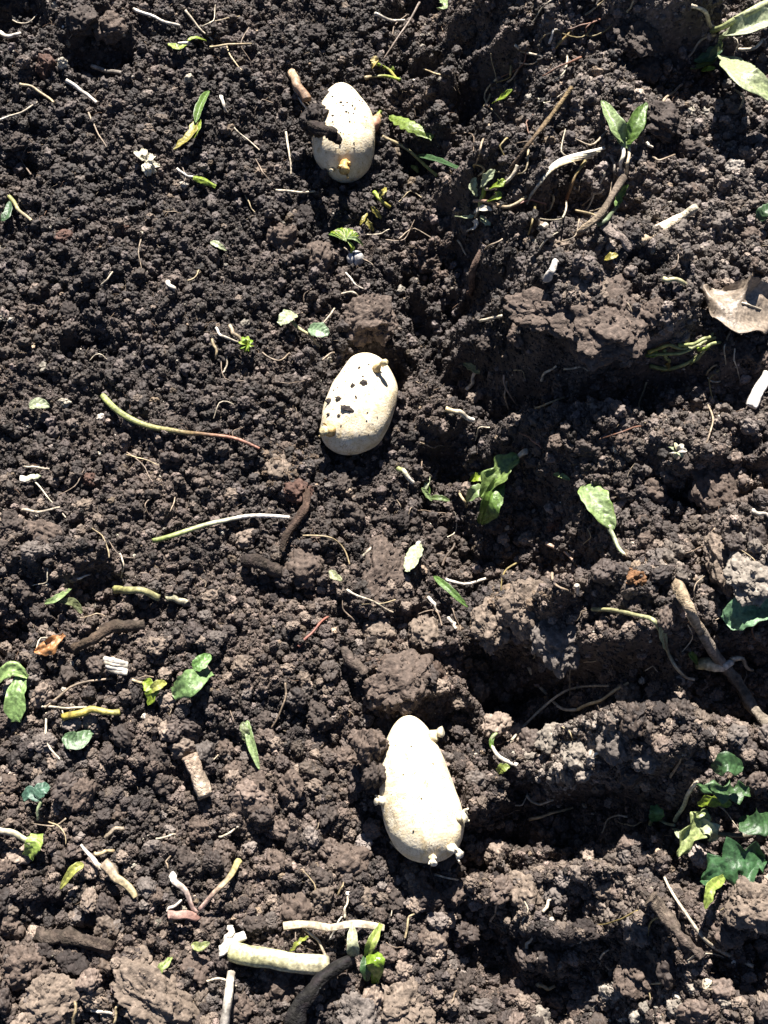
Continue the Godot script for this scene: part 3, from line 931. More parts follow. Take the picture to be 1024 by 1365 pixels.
func build_leaves():
	var t: Node3D
	# far left
	t = thing("leaf_pair", spot(245, 60, 0.002), "two small lime leaflets on one white stalk near the top edge", "leaf")
	leaf_part(t, "leaflet", [[246, 60, 3], [238, 64, 5], [224, 58, 3]], 15, LIME, {"roll": 0.3, "lobes": 4.0, "lobe_depth": 0.3})
	leaf_part(t, "leaflet", [[250, 54, 4], [262, 51, 5], [276, 55, 3]], 9, LIME, {"roll": -0.4})
	stalk_part(t, "stalk", [[238, 58, 3], [254, 57, 4]], 4, 4, CHALK, CHALK)
	mark(248, 58, "the lime leaf pair")
	t = thing("wilted_leaf", spot(256, 170, 0.002), "long wilted leaf, yellow at its lower tip, at the upper left", "leaf")
	leaf_part(t, "blade", [[279, 121, 2], [268, 140, 8], [261, 164, 12]], 11, GREEN, {"fold": 0.7, "peak": 0.6})
	leaf_part(t, "blade", [[263, 158, 8], [254, 180, 10], [231, 200, 3]], 17, YELLOW, {"fold": 0.3, "lobes": 4.0, "lobe_depth": 0.35, "roll": 0.3})
	leaf_part(t, "blade", [[256, 186, 9], [262, 172, 12], [266, 158, 8]], 14, LIME, {"roll": -0.4})
	mark(254, 168, "the long wilted leaf")
	leaf("curled_leaf", [[257, 236, 5], [270, 239, 7], [288, 248, 3]], 11, LIME, "small curled lime leaf below the long wilted leaf", {"fold": -0.6, "blunt": 0.6}, [[236, 225, 3], [248, 232, 4], [258, 236, 5]], CHALK, 4.0)
	mark(272, 241, "the curled lime leaf")
	t = thing("leaf_scrap", spot(12, 285, 0.002), "torn green leaf scrap with a straw stalk at the left edge", "leaf")
	leaf_part(t, "blade", [[2, 295, 2], [10, 285, 6], [13, 268, 3]], 12, DEEP, {})
	stalk_part(t, "stalk", [[12, 262, 3], [24, 278, 5], [42, 294, 3]], 6, 4, Color(0.33, 0.36, 0.14), STRAW)
	leaf("leaf_chip", [[281, 322, 4], [291, 327, 5], [302, 334, 3]], 9, MINT, "pale mint leaf chip on the left slope below the curled lime leaf", {"peak": 0.4})
	mark(291, 327, "the mint leaf chip")
	# far middle
	leaf("toothed_leaf", [[519, 154, 4], [545, 166, 10], [577, 184, 4]], 20, Color(0.20, 0.31, 0.05), "bright green toothed leaf with a pale rim beside the farthest potato", {"lobes": 7.0, "lobe_depth": 0.25, "fold": -0.25, "roll": 0.2, "blunt": 0.5, "edge": Color(2.2, 1.8, 3.0)})
	mark(548, 168, "the toothed leaf")
	t = thing("grass_leaf", spot(580, 215, 0.002), "dark grass blade on a yellowish stalk near the farthest potato", "grass")
	stalk_part(t, "stalk", [[510, 182, 4], [545, 203, 9], [582, 234, 3]], 5, 4, STRAW, Color(0.30, 0.36, 0.10))
	leaf_part(t, "blade", [[556, 207, 8], [590, 217, 10], [628, 233, 4]], 10, DEEP, {"fold": 0.5, "peak": 0.3, "rough": 0.35})
	mark(585, 218, "the dark grass blade")
	t = thing("flower_stalk", spot(512, 95, 0.002), "yellow flower bud on thin forked green stalks near the top", "flower")
	stalk_part(t, "stalk", [[500, 84, 6], [516, 92, 8], [530, 106, 4]], 4, 4, LIME, YELLOW)
	stalk_part(t, "stalk", [[487, 104, 3], [510, 101, 5], [533, 106, 4]], 5, 4, STRAW, LIME)
	leaf_part(t, "petal", [[503, 80, 6], [499, 85, 8], [496, 92, 4]], 9, Color(0.60, 0.50, 0.16), {"roll": 0.5})
	leaf_part(t, "petal", [[504, 84, 6], [500, 79, 8], [494, 80, 5]], 8, Color(0.66, 0.58, 0.30), {"roll": -0.5})
	leaf_part(t, "leaflet", [[524, 99, 5], [523, 93, 7], [522, 87, 5]], 6, LIME, {})
	mark(510, 94, "the flower stalk")
	leaf("leaf_curl", [[548, 220, 4], [554, 222, 7], [558, 230, 3]], 8, Color(0.30, 0.38, 0.10), "tiny curled green leaf between dark grass blade and farthest potato", {"fold": -0.7, "blunt": 0.5})
	leaf("ragged_leaf", [[586, 14, 3], [592, 6, 7], [597, -6, 4]], 17, SAGE, "grey green leaf cut by the top edge", {"lobes": 4.0})
	t = thing("moss_sprig", spot(505, 268, 0.002), "yellow green mossy sprig below the farthest potato", "plant")
	stalk_part(t, "stem", [[499, 256, 4], [507, 264, 6], [520, 276, 3]], 6, 5, LIME, YELLOW)
	for e in [[[495, 275, 3], [502, 284, 5], [508, 292, 3]], [[490, 284, 3], [484, 294, 6], [480, 300, 3]], [[486, 290, 4], [493, 300, 6], [498, 308, 3]], [[505, 262, 4], [511, 256, 6], [515, 250, 3]]]:
		leaf_part(t, "leaflet", e, 8, YELLOW, {"roll": 0.4, "lobes": 3.0})
	t = thing("fern_curl", spot(458, 318, 0.002), "furled feathery green shoot above the white pebble", "plant")
	for k in 11:
		var a := -2.7 + k * 0.24
		var px := 458.0 + cos(a) * 22.0
		var py := 316.0 + sin(a) * 15.0
		leaf_part(t, "frond", [[462, 322, 4], [460 + cos(a) * 13.0, 318 + sin(a) * 9.0, 5], [px, py + 3.0, 0]], 6, [GREEN, LIME, Color(0.52, 0.56, 0.34)][k % 3], {"fold": 0.5, "peak": 0.5})
	leaf_part(t, "frond", [[462, 318, 6], [474, 319, 8], [484, 328, 3]], 6, SAGE, {"fold": 0.5})
	leaf_part(t, "frond", [[464, 322, 5], [470, 330, 7], [468, 338, 3]], 5, LIME, {"fold": 0.5})
	mark(458, 318, "the feathery shoot")
	# bank weeds near the top
	leaf("lime_leaf", [[656, 138, 4], [668, 131, 8], [684, 119, 4]], 12, LIME, "narrow lime leaf high on the furrow bank", {"lobes": 3.0})
	mark(668, 130, "the narrow lime leaf")
	t = thing("uprooted_weed", spot(648, 262, 0.002), "uprooted weed with pale leaflets and curling roots on the bank", "weed")
	for e in [[[640, 250, 12], [648, 238, 20], [660, 226, 14], 16, MINT], [[652, 252, 14], [664, 246, 20], [674, 240, 14], 14, LIME], [[636, 262, 12], [630, 250, 18], [634, 236, 12], 14, MINT], [[650, 268, 14], [662, 262, 20], [668, 256, 14], 14, LIME], [[632, 288, 12], [622, 290, 16], [606, 288, 10], 12, MINT], [[636, 292, 12], [632, 302, 16], [622, 310, 10], 14, CHALK], [[640, 288, 6], [648, 296, 9], [654, 300, 4], 10, MINT], [[632, 284, 14], [642, 278, 18], [656, 280, 12], 12, CHALK]]:
		leaf_part(t, "leaflet", [e[0], e[1], e[2]], e[3], e[4], {"roll": 0.3, "lobes": 3.0})
	stalk_part(t, "root", [[690, 220, 4], [680, 240, 9], [660, 250, 8], [646, 252, 5]], 5, 4, BONE, BONE)
	stalk_part(t, "root", [[632, 268, 5], [656, 270, 9], [674, 276, 7], [702, 262, 4]], 5, 4, Color(0.42, 0.28, 0.22), STRAW)
	stalk_part(t, "root", [[630, 228, 4], [634, 220, 9], [644, 226, 9], [638, 234, 5]], 3, 3, Color(0.45, 0.30, 0.10), STRAW)
	stalk_part(t, "stem", [[646, 250, 5], [640, 270, 8], [634, 290, 5]], 6, 5, LIME, STRAW)
	mark(648, 265, "the uprooted weed")
	t = thing("lobed_weed", spot(832, 195, 0.002), "green weed with pointed lobed leaf and pale split stalk, right bank", "weed")
	leaf_part(t, "blade", [[834, 192, 6], [846, 168, 14], [862, 136, 8]], 30, GREEN, {"fold": 0.35, "lobes": 2.0, "peak": 0.3, "twist": 0.4})
	leaf_part(t, "blade", [[832, 190, 6], [820, 168, 12], [802, 134, 6]], 22, SAGE, {"fold": 0.5, "peak": 0.4, "tip": Color(1.3, 1.2, 1.2)})
	leaf_part(t, "blade", [[842, 192, 6], [834, 182, 10], [826, 162, 8]], 26, SAGE, {"fold": -0.3})
	stalk_part(t, "stalk", [[832, 194, 6], [830, 212, 7], [825, 236, 2]], 6, 4, CHALK, BONE)
	stalk_part(t, "stalk", [[838, 194, 6], [838, 216, 7], [833, 238, 2]], 5, 4, BONE, STRAW)
	mark(836, 180, "the lobed weed")
	leaf("green_strip", [[822, 278, 4], [826, 262, 9], [838, 246, 5]], 13, GREEN, "narrow green leaf strip under the lobed weed", {"lobes": 3.0, "fold": 0.4}, [[796, 300, 3], [810, 290, 6], [824, 274, 5]], Color(0.16, 0.22, 0.12), 7.0)
	mark(826, 264, "the green leaf strip")
	t = thing("broad_leaf_plant", spot(975, 60, 0.002), "pale folded leaf on a long green stem in the top right corner", "plant")
	stalk_part(t, "stem", [[1040, -2, 24], [1000, 14, 26], [965, 34, 18], [948, 42, 8]], 10, 7, Color(0.40, 0.46, 0.26), Color(0.26, 0.31, 0.12))
	leaf_part(t, "blade", [[962, 52, 16], [990, 40, 30], [1040, 22, 24]], 34, MINT, {"fold": 0.7, "peak": 0.6, "blunt": 0.4})
	leaf_part(t, "leaflet", [[962, 52, 6], [948, 80, 8], [920, 92, 3]], 15, Color(0.13, 0.18, 0.045), {"lobes": 3.0})
	leaf_part(t, "leaflet", [[964, 60, 6], [945, 76, 8], [925, 82, 3]], 22, DEEP, {"lobes": 3.0})
	leaf_part(t, "leaflet", [[935, 94, 4], [944, 92, 7], [954, 90, 3]], 9, LIME, {})
	stalk_part(t, "root", [[922, 8, 5], [938, 14, 9], [948, 34, 8], [960, 38, 4]], 6, 6, BONE, STRAW)
	stalk_part(t, "root", [[955, 46, 5], [935, 56, 8], [918, 76, 3]], 4, 3, STRAW, ROOT)
	stalk_part(t, "root", [[985, 66, 4], [1004, 62, 8], [1030, 44, 4]], 5, 4, BONE, BONE)
	mark(980, 50, "the folded corner leaf")
	leaf("broad_leaf", [[972, 76, 22], [990, 100, 30], [1040, 134, 24]], 42, Color(0.40, 0.49, 0.28), "broad whitish green leaf lying below the folded corner leaf", {"blunt": 0.75, "fold": 0.2, "edge": Color(1.5, 1.4, 1.6), "tip": Color(0.75, 0.85, 0.6)})
	mark(1000, 105, "the broad whitish leaf")
	leaf("edge_leaf", [[1012, 294, 3], [1020, 282, 7], [1034, 272, 4]], 18, DEEP, "small dark green leaf cut by the right edge", {})
	# right side, middle
	t = thing("dry_leaf", spot(1005, 400, 0.002), "dead grey brown leaf curling at the right edge", "leaf")
	leaf_part(t, "blade", [[946, 386, 6], [990, 408, 18], [1050, 420, 10]], 84, Color(0.36, 0.31, 0.26), {"fold": 0.22, "wave": 0.5, "peak": 0.55, "lobes": 2.0, "lobe_depth": 0.3, "rib": Color(1.5, 1.4, 1.3), "roll": 0.1})
	stalk_part(t, "vein", [[962, 394, 15], [995, 408, 22], [1035, 418, 18]], 3, 3, BONE, BONE)
	mark(990, 400, "the dead leaf")
	t = thing("twiggy_moss", spot(905, 470, 0.002), "knot of bright green twiggy stems on the right bank", "plant")
	for e in [[[862, 474, 4], [890, 470, 10], [920, 466, 9], [954, 450, 4]], [[864, 470, 4], [884, 462, 10], [906, 464, 12], [935, 460, 5]], [[866, 488, 4], [890, 490, 8], [915, 484, 8], [938, 470, 4]], [[905, 460, 5], [928, 458, 10], [944, 452, 9], [950, 444, 4]], [[920, 484, 5], [932, 478, 9], [938, 466, 5]], [[885, 466, 6], [892, 478, 10], [888, 488, 4]], [[930, 466, 6], [946, 462, 8], [960, 456, 3]]]:
		stalk_part(t, "stem", e, 6, 4, [LIME, Color(0.30, 0.36, 0.12), YELLOW][rng.randi() % 3], Color(0.33, 0.37, 0.17))
	leaf_part(t, "leaflet", [[878, 470, 8], [870, 473, 10], [860, 474, 4]], 11, LIME, {"lobes": 3.0})
	leaf_part(t, "leaflet", [[892, 484, 8], [888, 490, 9], [880, 494, 4]], 10, Color(0.34, 0.24, 0.06), {})
	mark(908, 468, "the twiggy green knot")
	t = thing("crumpled_leaf", spot(655, 650, 0.002), "large crumpled green leaf with pale veins in the furrow wall", "leaf")
	leaf_part(t, "blade", [[690, 606, 4], [668, 632, 16], [640, 664, 6]], 40, Color(0.19, 0.30, 0.085), {"fold": 0.55, "wave": 0.5, "lobes": 3.0, "roll": 0.3, "rib": Color(2.6, 2.0, 3.0), "lift": 0.018})
	leaf_part(t, "blade", [[664, 640, 10], [652, 670, 12], [642, 700, 4]], 30, GREEN, {"fold": 0.6, "wave": 0.4, "roll": -0.5, "lift": 0.016})
	leaf_part(t, "blade", [[645, 650, 8], [634, 656, 10], [622, 668, 3]], 18, SAGE, {"fold": 0.4})
	leaf_part(t, "blade", [[648, 640, 8], [638, 636, 9], [626, 640, 3]], 14, LIME, {})
	stalk_part(t, "stalk", [[702, 602, 8], [690, 608, 10], [668, 630, 14]], 9, 5, BONE, MINT)
	mark(655, 645, "the crumpled leaf")
	leaf("pale_leaf", [[779, 648, 4], [797, 672, 12], [818, 706, 5]], 36, SAGE, "pale speckled leaf on a green stalk in the middle of the right bank", {"fold": 0.25, "peak": 0.4, "tip": Color(1.5, 1.35, 1.6), "edge": Color(0.8, 0.95, 0.5)}, [[812, 700, 6], [820, 718, 6], [834, 740, 2]], MINT, 7.0)
	mark(797, 675, "the pale speckled leaf")
	leaf("leaf_sliver", [[738, 632, 4], [748, 634, 6], [760, 640, 3]], 8, Color(0.24, 0.34, 0.12), "green leaf sliver left of the pale speckled leaf", {})
	t = thing("white_sprig", spot(903, 602, 0.002), "small whitish sprig on dark soil, right bank", "plant")
	for k in 7:
		var a := k * 0.9
		leaf_part(t, "leaflet", [[903, 602, 3], [903 + cos(a) * 6.0, 600 + sin(a) * 5.0, 8], [903 + cos(a) * 13.0, 601 + sin(a) * 11.0, 3]], 7, [CHALK, MINT, Color(0.6, 0.6, 0.42)][k % 3], {"roll": 0.3})
	t = thing("grass_tuft", spot(565, 650, 0.002), "broken tuft of pale grass stems below the middle potato", "grass")
	stalk_part(t, "stem", [[530, 624, 4], [540, 632, 7], [552, 644, 3]], 7, 5, Color(0.36, 0.42, 0.17), CHALK)
	for e in [[[564, 656, 3], [569, 646, 9], [573, 634, 5], 6, MINT], [[562, 650, 4], [570, 660, 7], [576, 668, 3], 7, SAGE], [[574, 664, 3], [586, 664, 7], [600, 668, 3], 8, Color(0.14, 0.22, 0.07)], [[568, 664, 3], [571, 654, 8], [566, 642, 4], 6, GREEN]]:
		leaf_part(t, "blade", [e[0], e[1], e[2]], e[3], e[4], {"fold": 0.4})
	mark(565, 652, "the grass tuft")
	# left, middle
	t = thing("twin_leaf_seedling", spot(405, 440, 0.002), "seedling with two round pale leaves on one stalk above the middle potato", "seedling")
	stalk_part(t, "stalk", [[390, 428, 5], [404, 442, 7], [427, 463, 2]], 5, 4, Color(0.33, 0.37, 0.16), STRAW)
	leaf_part(t, "leaf", [[393, 418, 6], [384, 422, 9], [372, 432, 5]], 20, MINT, {"peak": 0.5, "blunt": 0.4})
	leaf_part(t, "leaf", [[411, 438, 6], [424, 440, 9], [438, 446, 5]], 22, Color(0.22, 0.36, 0.21), {"peak": 0.55, "blunt": 0.3, "tip": Color(1.7, 1.4, 1.7)})
	mark(405, 438, "the two-leaved seedling")
	t = thing("bright_sprig", spot(328, 460, 0.002), "tiny vivid green sprig with white roots on the left slope", "seedling")
	for k in 8:
		var a := k * 0.8 + 0.2
		leaf_part(t, "leaflet", [[328, 461, 3], [328 + cos(a) * 5.0, 459 + sin(a) * 6.0, 9], [328 + cos(a) * 10.0, 459 + sin(a) * 11.0, 5]], 7, [LIME, Color(0.20, 0.36, 0.03)][k % 2], {"roll": 0.2})
	stalk_part(t, "root", [[288, 437, 3], [298, 449, 5], [318, 456, 4]], 4, 3, CHALK, BONE)
	stalk_part(t, "root", [[306, 434, 3], [314, 446, 5], [324, 456, 4]], 6, 4, ROOT, STRAW)
	mark(325, 458, "the vivid green sprig")
	leaf("oval_leaf", [[39, 543, 4], [50, 538, 7], [66, 542, 4]], 15, MINT, "pale oval leaf lying flat near the left edge", {"peak": 0.5, "blunt": 0.3})
	mark(52, 541, "the pale oval leaf")
	leaf("round_leaf", [[556, 726, 3], [552, 742, 10], [543, 762, 6]], 25, Color(0.50, 0.60, 0.40), "small pale round leaf standing on crumbly clods", {"fold": 0.15, "peak": 0.45, "blunt": 0.3, "rib": Color(1.15, 1.1, 1.15), "roll": 0.5}, [[556, 738, 8], [557, 730, 6], [560, 724, 3]], CHALK, 8.0)
	mark(553, 745, "the pale round leaf")
	leaf("short_grass", [[578, 768, 3], [598, 785, 10], [624, 810, 4]], 10, Color(0.11, 0.22, 0.05), "short green grass blade below the pale round leaf", {"fold": 0.4, "rib": Color(1.8, 1.5, 1.6)})
	mark(600, 788, "the short green blade")
	leaf("faded_leaf", [[440, 760, 3], [446, 768, 6], [456, 774, 3]], 13, Color(0.30, 0.34, 0.19), "faded green leaf scrap beside a brown clod", {"lobes": 2.0})
	# left, near
	t = thing("forked_leaf", spot(85, 800, 0.002), "grey green forked leaf with drooping tip at the left", "leaf")
	leaf_part(t, "blade", [[60, 804, 3], [76, 798, 9], [96, 784, 5]], 10, SAGE, {"fold": 0.4})
	leaf_part(t, "blade", [[78, 802, 7], [98, 804, 9], [110, 818, 3]], 12, Color(0.20, 0.24, 0.12), {"fold": 0.3})
	mark(85, 800, "the forked leaf")
	t = thing("orange_leaf", spot(67, 860, 0.002), "crumpled orange brown dead leaf at the left", "leaf")
	leaf_part(t, "blade", [[47, 868, 4], [66, 862, 10], [86, 846, 6]], 25, Color(0.50, 0.25, 0.10), {"wave": 0.6, "fold": 0.3, "lobes": 2.0, "blunt": 0.4, "rib": Color(1.3, 1.5, 1.6)})
	mark(67, 858, "the orange dead leaf")
	t = thing("cut_leaf", spot(255, 905, 0.002), "fresh green leaf piece with a darker tip above soil, left of centre", "leaf")
	leaf_part(t, "blade", [[230, 926, 5], [252, 911, 14], [280, 893, 9]], 31, Color(0.21, 0.37, 0.14), {"blunt": 0.6, "fold": 0.1, "peak": 0.5, "roll": 0.15, "rib": Color(1.2, 1.15, 1.2)})
	leaf_part(t, "blade", [[258, 892, 10], [268, 884, 14], [280, 872, 8]], 20, Color(0.14, 0.30, 0.08), {"fold": 0.3})
	mark(255, 902, "the fresh leaf piece")
	t = thing("torn_leaf", spot(205, 920, 0.002), "yellow green torn leaf beside the fresh leaf piece", "leaf")
	leaf_part(t, "blade", [[192, 908, 4], [203, 920, 10], [198, 940, 4]], 22, LIME, {"lobes": 3.0, "fold": 0.3})
	leaf_part(t, "blade", [[200, 922, 8], [210, 914, 12], [222, 910, 6]], 13, Color(0.40, 0.44, 0.12), {"fold": 0.4})
	stalk_part(t, "stalk", [[176, 906, 3], [188, 912, 5], [196, 916, 5]], 4, 4, STRAW, YELLOW)
	t = thing("twisted_leaf", spot(22, 920, 0.002), "twisted green leaf with curled top at the left edge", "leaf")
	leaf_part(t, "blade", [[-6, 910, 6], [16, 892, 16], [37, 903, 8]], 19, Color(0.30, 0.47, 0.17), {"blunt": 0.3, "fold": 0.3, "rib": Color(1.3, 1.2, 1.3), "wave": 0.4})
	leaf_part(t, "blade", [[33, 896, 9], [22, 926, 14], [22, 962, 5]], 27, Color(0.25, 0.42, 0.15), {"blunt": 0.55, "fold": 0.25, "peak": 0.7, "rib": Color(1.4, 1.25, 1.4), "wave": 0.4})
	mark(20, 920, "the twisted green leaf")
	leaf("shaded_leaf", [[84, 982, 3], [102, 988, 7], [122, 976, 3]], 24, Color(0.12, 0.22, 0.11), "dark green leaf half tucked under crumbs at the left", {"blunt": 0.4, "tip": Color(2.4, 1.9, 2.0)})
	t = thing("pale_green_blade", spot(335, 990, 0.002), "pale green blade pointing down to brown clods, left of nearest potato", "grass")
	leaf_part(t, "blade", [[330, 960, 3], [332, 980, 9], [346, 1026, 3]], 11, SAGE, {"fold": 0.4, "peak": 0.6})
	leaf_part(t, "blade", [[332, 990, 5], [326, 975, 7], [324, 962, 3]], 14, Color(0.2, 0.25, 0.13), {"lobes": 2.0})
	mark(336, 990, "the pale green blade")
	t = thing("blue_green_seedling", spot(45, 1055, 0.002), "bluish green seedling in shade at the left", "seedling")
	leaf_part(t, "leaf", [[52, 1068, 6], [40, 1056, 9], [32, 1068, 4]], 16, Color(0.09, 0.20, 0.15), {})
	leaf_part(t, "leaf", [[50, 1064, 6], [56, 1052, 10], [66, 1048, 6]], 18, Color(0.10, 0.22, 0.16), {"blunt": 0.3})
	stalk_part(t, "stalk", [[50, 1060, 6], [52, 1076, 6], [50, 1092, 1]], 5, 4, SAGE, MINT)
	mark(48, 1058, "the bluish seedling")
	t = thing("snapped_seedling", spot(40, 1122, 0.002), "bright leaf on a thick white stalk from the left edge", "seedling")
	stalk_part(t, "stalk", [[-8, 1104, 6], [20, 1116, 9], [46, 1126, 7]], 10, 7, BONE, Color(0.45, 0.48, 0.28))
	leaf_part(t, "blade", [[50, 1112, 7], [46, 1124, 9], [38, 1142, 4]], 24, Color(0.34, 0.50, 0.11), {"blunt": 0.7, "fold": 0.2})
	mark(38, 1125, "the bright snapped seedling")
	leaf("yellow_leaf", [[112, 1152, 5], [98, 1160, 9], [80, 1186, 4]], 12, Color(0.42, 0.46, 0.12), "curved yellowish leaf between bright snapped seedling and dry sheath", {"fold": 0.5})
	leaf("tiny_leaf", [[256, 1258, 3], [266, 1262, 6], [280, 1256, 3]], 11, Color(0.34, 0.42, 0.17), "tiny grey green leaf above the white bark chips", {})
	leaf("narrow_scrap", [[206, 1302, 3], [216, 1290, 8], [230, 1276, 4]], 13, Color(0.30, 0.42, 0.13), "green leaf scrap on the tan clods near the bottom", {"lobes": 3.0})
	t = thing("white_green_shoot", spot(485, 1262, 0.002), "young shoot with white base and glossy green leaf near the bottom", "seedling")
	leaf_part(t, "sheath", [[472, 1274, 4], [470, 1258, 12], [470, 1232, 6]], 16, Color(0.60, 0.66, 0.46), {"fold": 0.6, "peak": 0.35})
	leaf_part(t, "blade", [[488, 1276, 5], [496, 1256, 12], [508, 1232, 6]], 13, Color(0.30, 0.40, 0.10), {"fold": 0.5, "blunt": 0.5})
	leaf_part(t, "blade", [[492, 1268, 6], [500, 1284, 14], [500, 1312, 4]], 26, Color(0.22, 0.38, 0.045), {"fold": -0.3, "peak": 0.4, "blunt": 0.4, "rough": 0.3})
	leaf_part(t, "blade", [[488, 1274, 6], [487, 1290, 8], [490, 1308, 3]], 14, DEEP, {"fold": 0.4})
	mark(488, 1265, "the young white-based shoot")
	leaf("curly_scrap", [[386, 1270, 4], [398, 1256, 9], [412, 1248, 4]], 8, Color(0.33, 0.40, 0.08), "curly green wisp above the thick pale stem", {"lobes": 4.0, "lobe_depth": 0.6})
	# right, near
	t = thing("folded_leaf", spot(1000, 815, 0.002), "sea green folded leaf on a grey clod at the right edge", "leaf")
	leaf_part(t, "blade", [[968, 832, 18], [996, 814, 30], [1044, 808, 26]], 44, Color(0.17, 0.34, 0.19), {"fold": 0.45, "blunt": 0.55, "rib": Color(2.0, 1.6, 1.9), "edge": Color(1.7, 1.4, 1.6)})
	mark(1000, 812, "the sea green leaf")
	t = thing("pale_bud", spot(955, 888, 0.002), "cream teardrop bud with a crooked root across the grey stick", "bud")
	stalk_part(t, "bulb", [[928, 886, 10], [940, 887, 14], [958, 888, 16], [976, 882, 14]], 12, 8, Color(0.62, 0.56, 0.30), CHALK, {"swell": 0.7, "per": 6})
	stalk_part(t, "root", [[976, 880, 14], [986, 876, 12], [992, 888, 8], [1004, 893, 3]], 8, 4, BONE, ROOT)
	leaf_part(t, "leaflet", [[930, 884, 10], [924, 876, 9], [918, 872, 4]], 14, GREEN, {})
	mark(955, 887, "the cream bud")
	t = thing("trailing_stem", spot(850, 825, 0.002), "thin trailing green stem with one leaf and wiry roots", "plant")
	stalk_part(t, "stem", [[790, 812, 4], [812, 812, 8], [845, 818, 8], [872, 828, 8], [884, 846, 7]], 6, 6, Color(0.36, 0.36, 0.19), Color(0.38, 0.42, 0.24))
	stalk_part(t, "root", [[884, 846, 7], [892, 868, 7], [900, 888, 7], [914, 902, 5], [926, 906, 3]], 5, 4, Color(0.40, 0.38, 0.25), BONE)
	leaf_part(t, "leaf", [[880, 834, 7], [884, 850, 9], [888, 866, 4]], 15, MINT, {})
	mark(850, 822, "the trailing stem")
	t = thing("lobed_leaf_plant", spot(945, 1080, 0.002), "weed with dark lobed leaves and curled pale ones at the lower right", "weed")
	for e in [
		[[990, 1022, 8], [968, 1018, 14], [950, 1026, 6], 34, DEEP, {"lobes": 2.0}], [[1000, 1052, 8], [972, 1058, 14], [930, 1046, 6], 34, Color(0.065, 0.15, 0.05), {"lobes": 4.0, "lobe_depth": 0.6, "wave": 0.4}], [[976, 1072, 8], [950, 1068, 14], [930, 1072, 6], 18, LIME, {"lobes": 3.0, "fold": 0.3}],
		[[942, 1080, 10], [926, 1104, 18], [904, 1142, 6], 36, Color(0.38, 0.48, 0.20), {"lobes": 3.0, "wave": 0.6, "fold": 0.3, "lobe_depth": 0.6}], [[930, 1096, 12], [950, 1108, 15], [948, 1120, 6], 24, Color(0.52, 0.60, 0.38), {"lobes": 3.0, "wave": 0.5}], [[898, 1104, 4], [908, 1112, 9], [918, 1118, 5], 16, MINT, {"lobes": 2.0}],
		[[1020, 1148, 8], [980, 1150, 16], [936, 1172, 6], 66, Color(0.05, 0.14, 0.055), {"lobes": 4.0, "lobe_depth": 0.62, "wave": 0.4, "fold": 0.15, "peak": 0.5}], [[968, 1166, 12], [948, 1184, 14], [940, 1212, 4], 17, Color(0.32, 0.44, 0.10), {"lobes": 2.0, "fold": 0.4}],
		[[1030, 1090, 6], [1010, 1100, 10], [985, 1092, 4], 40, DEEP, {"lobes": 2.0}], [[872, 1094, 4], [875, 1084, 10], [872, 1074, 6], 20, Color(0.15, 0.34, 0.12), {"blunt": 0.5}]]:
		e[5]["lift"] = 0.020
		leaf_part(t, "leaf", [e[0], e[1], e[2]], e[3], e[4], e[5])
	stalk_part(t, "stem", [[866, 1104, 3], [872, 1092, 8], [886, 1098, 9], [900, 1100, 10]], 5, 4, Color(0.35, 0.38, 0.18), MINT)
	stalk_part(t, "stem", [[900, 1094, 6], [914, 1068, 12], [930, 1042, 10]], 6, 5, MINT, BONE)
	stalk_part(t, "stem", [[935, 1090, 12], [960, 1112, 14], [1000, 1110, 8], [1030, 1086, 4]], 6, 7, Color(0.20, 0.22, 0.12), ASH)
	mark(945, 1085, "the dark lobed weed")
	t = thing("rooted_grass", spot(665, 1000, 0.002), "curled white-green grass shoot at the foot of pale clods", "grass")
	stalk_part(t, "root", [[690, 1020, 3], [664, 1008, 7], [656, 992, 9], [662, 978, 7], [676, 970, 3]], 6, 4, CHALK, Color(0.30, 0.40, 0.16))
	leaf_part(t, "blade", [[660, 1004, 6], [655, 988, 9], [664, 972, 4]], 6, GREEN, {"fold": 0.5})
	leaf("moss_tuft", [[664, 1030, 3], [670, 1024, 8], [680, 1022, 3]], 14, Color(0.30, 0.40, 0.09), "little lime tuft right of the nearest potato", {"lobes": 3.0})
	leaf("sage_scrap", [[640, 498, 3], [628, 490, 8], [618, 484, 3]], 13, Color(0.36, 0.38, 0.18), "olive leaf scrap high on the wall beside the middle potato", {"lobes": 3.0}, [[622, 520, 2], [630, 508, 4], [634, 494, 4]], BONE, 6.0)
	leaf("limp_leaf", [[806, 346, 3], [814, 342, 7], [824, 340, 3]], 11, YELLOW, "little yellow leaf on the bank above the broad brown clod", {})

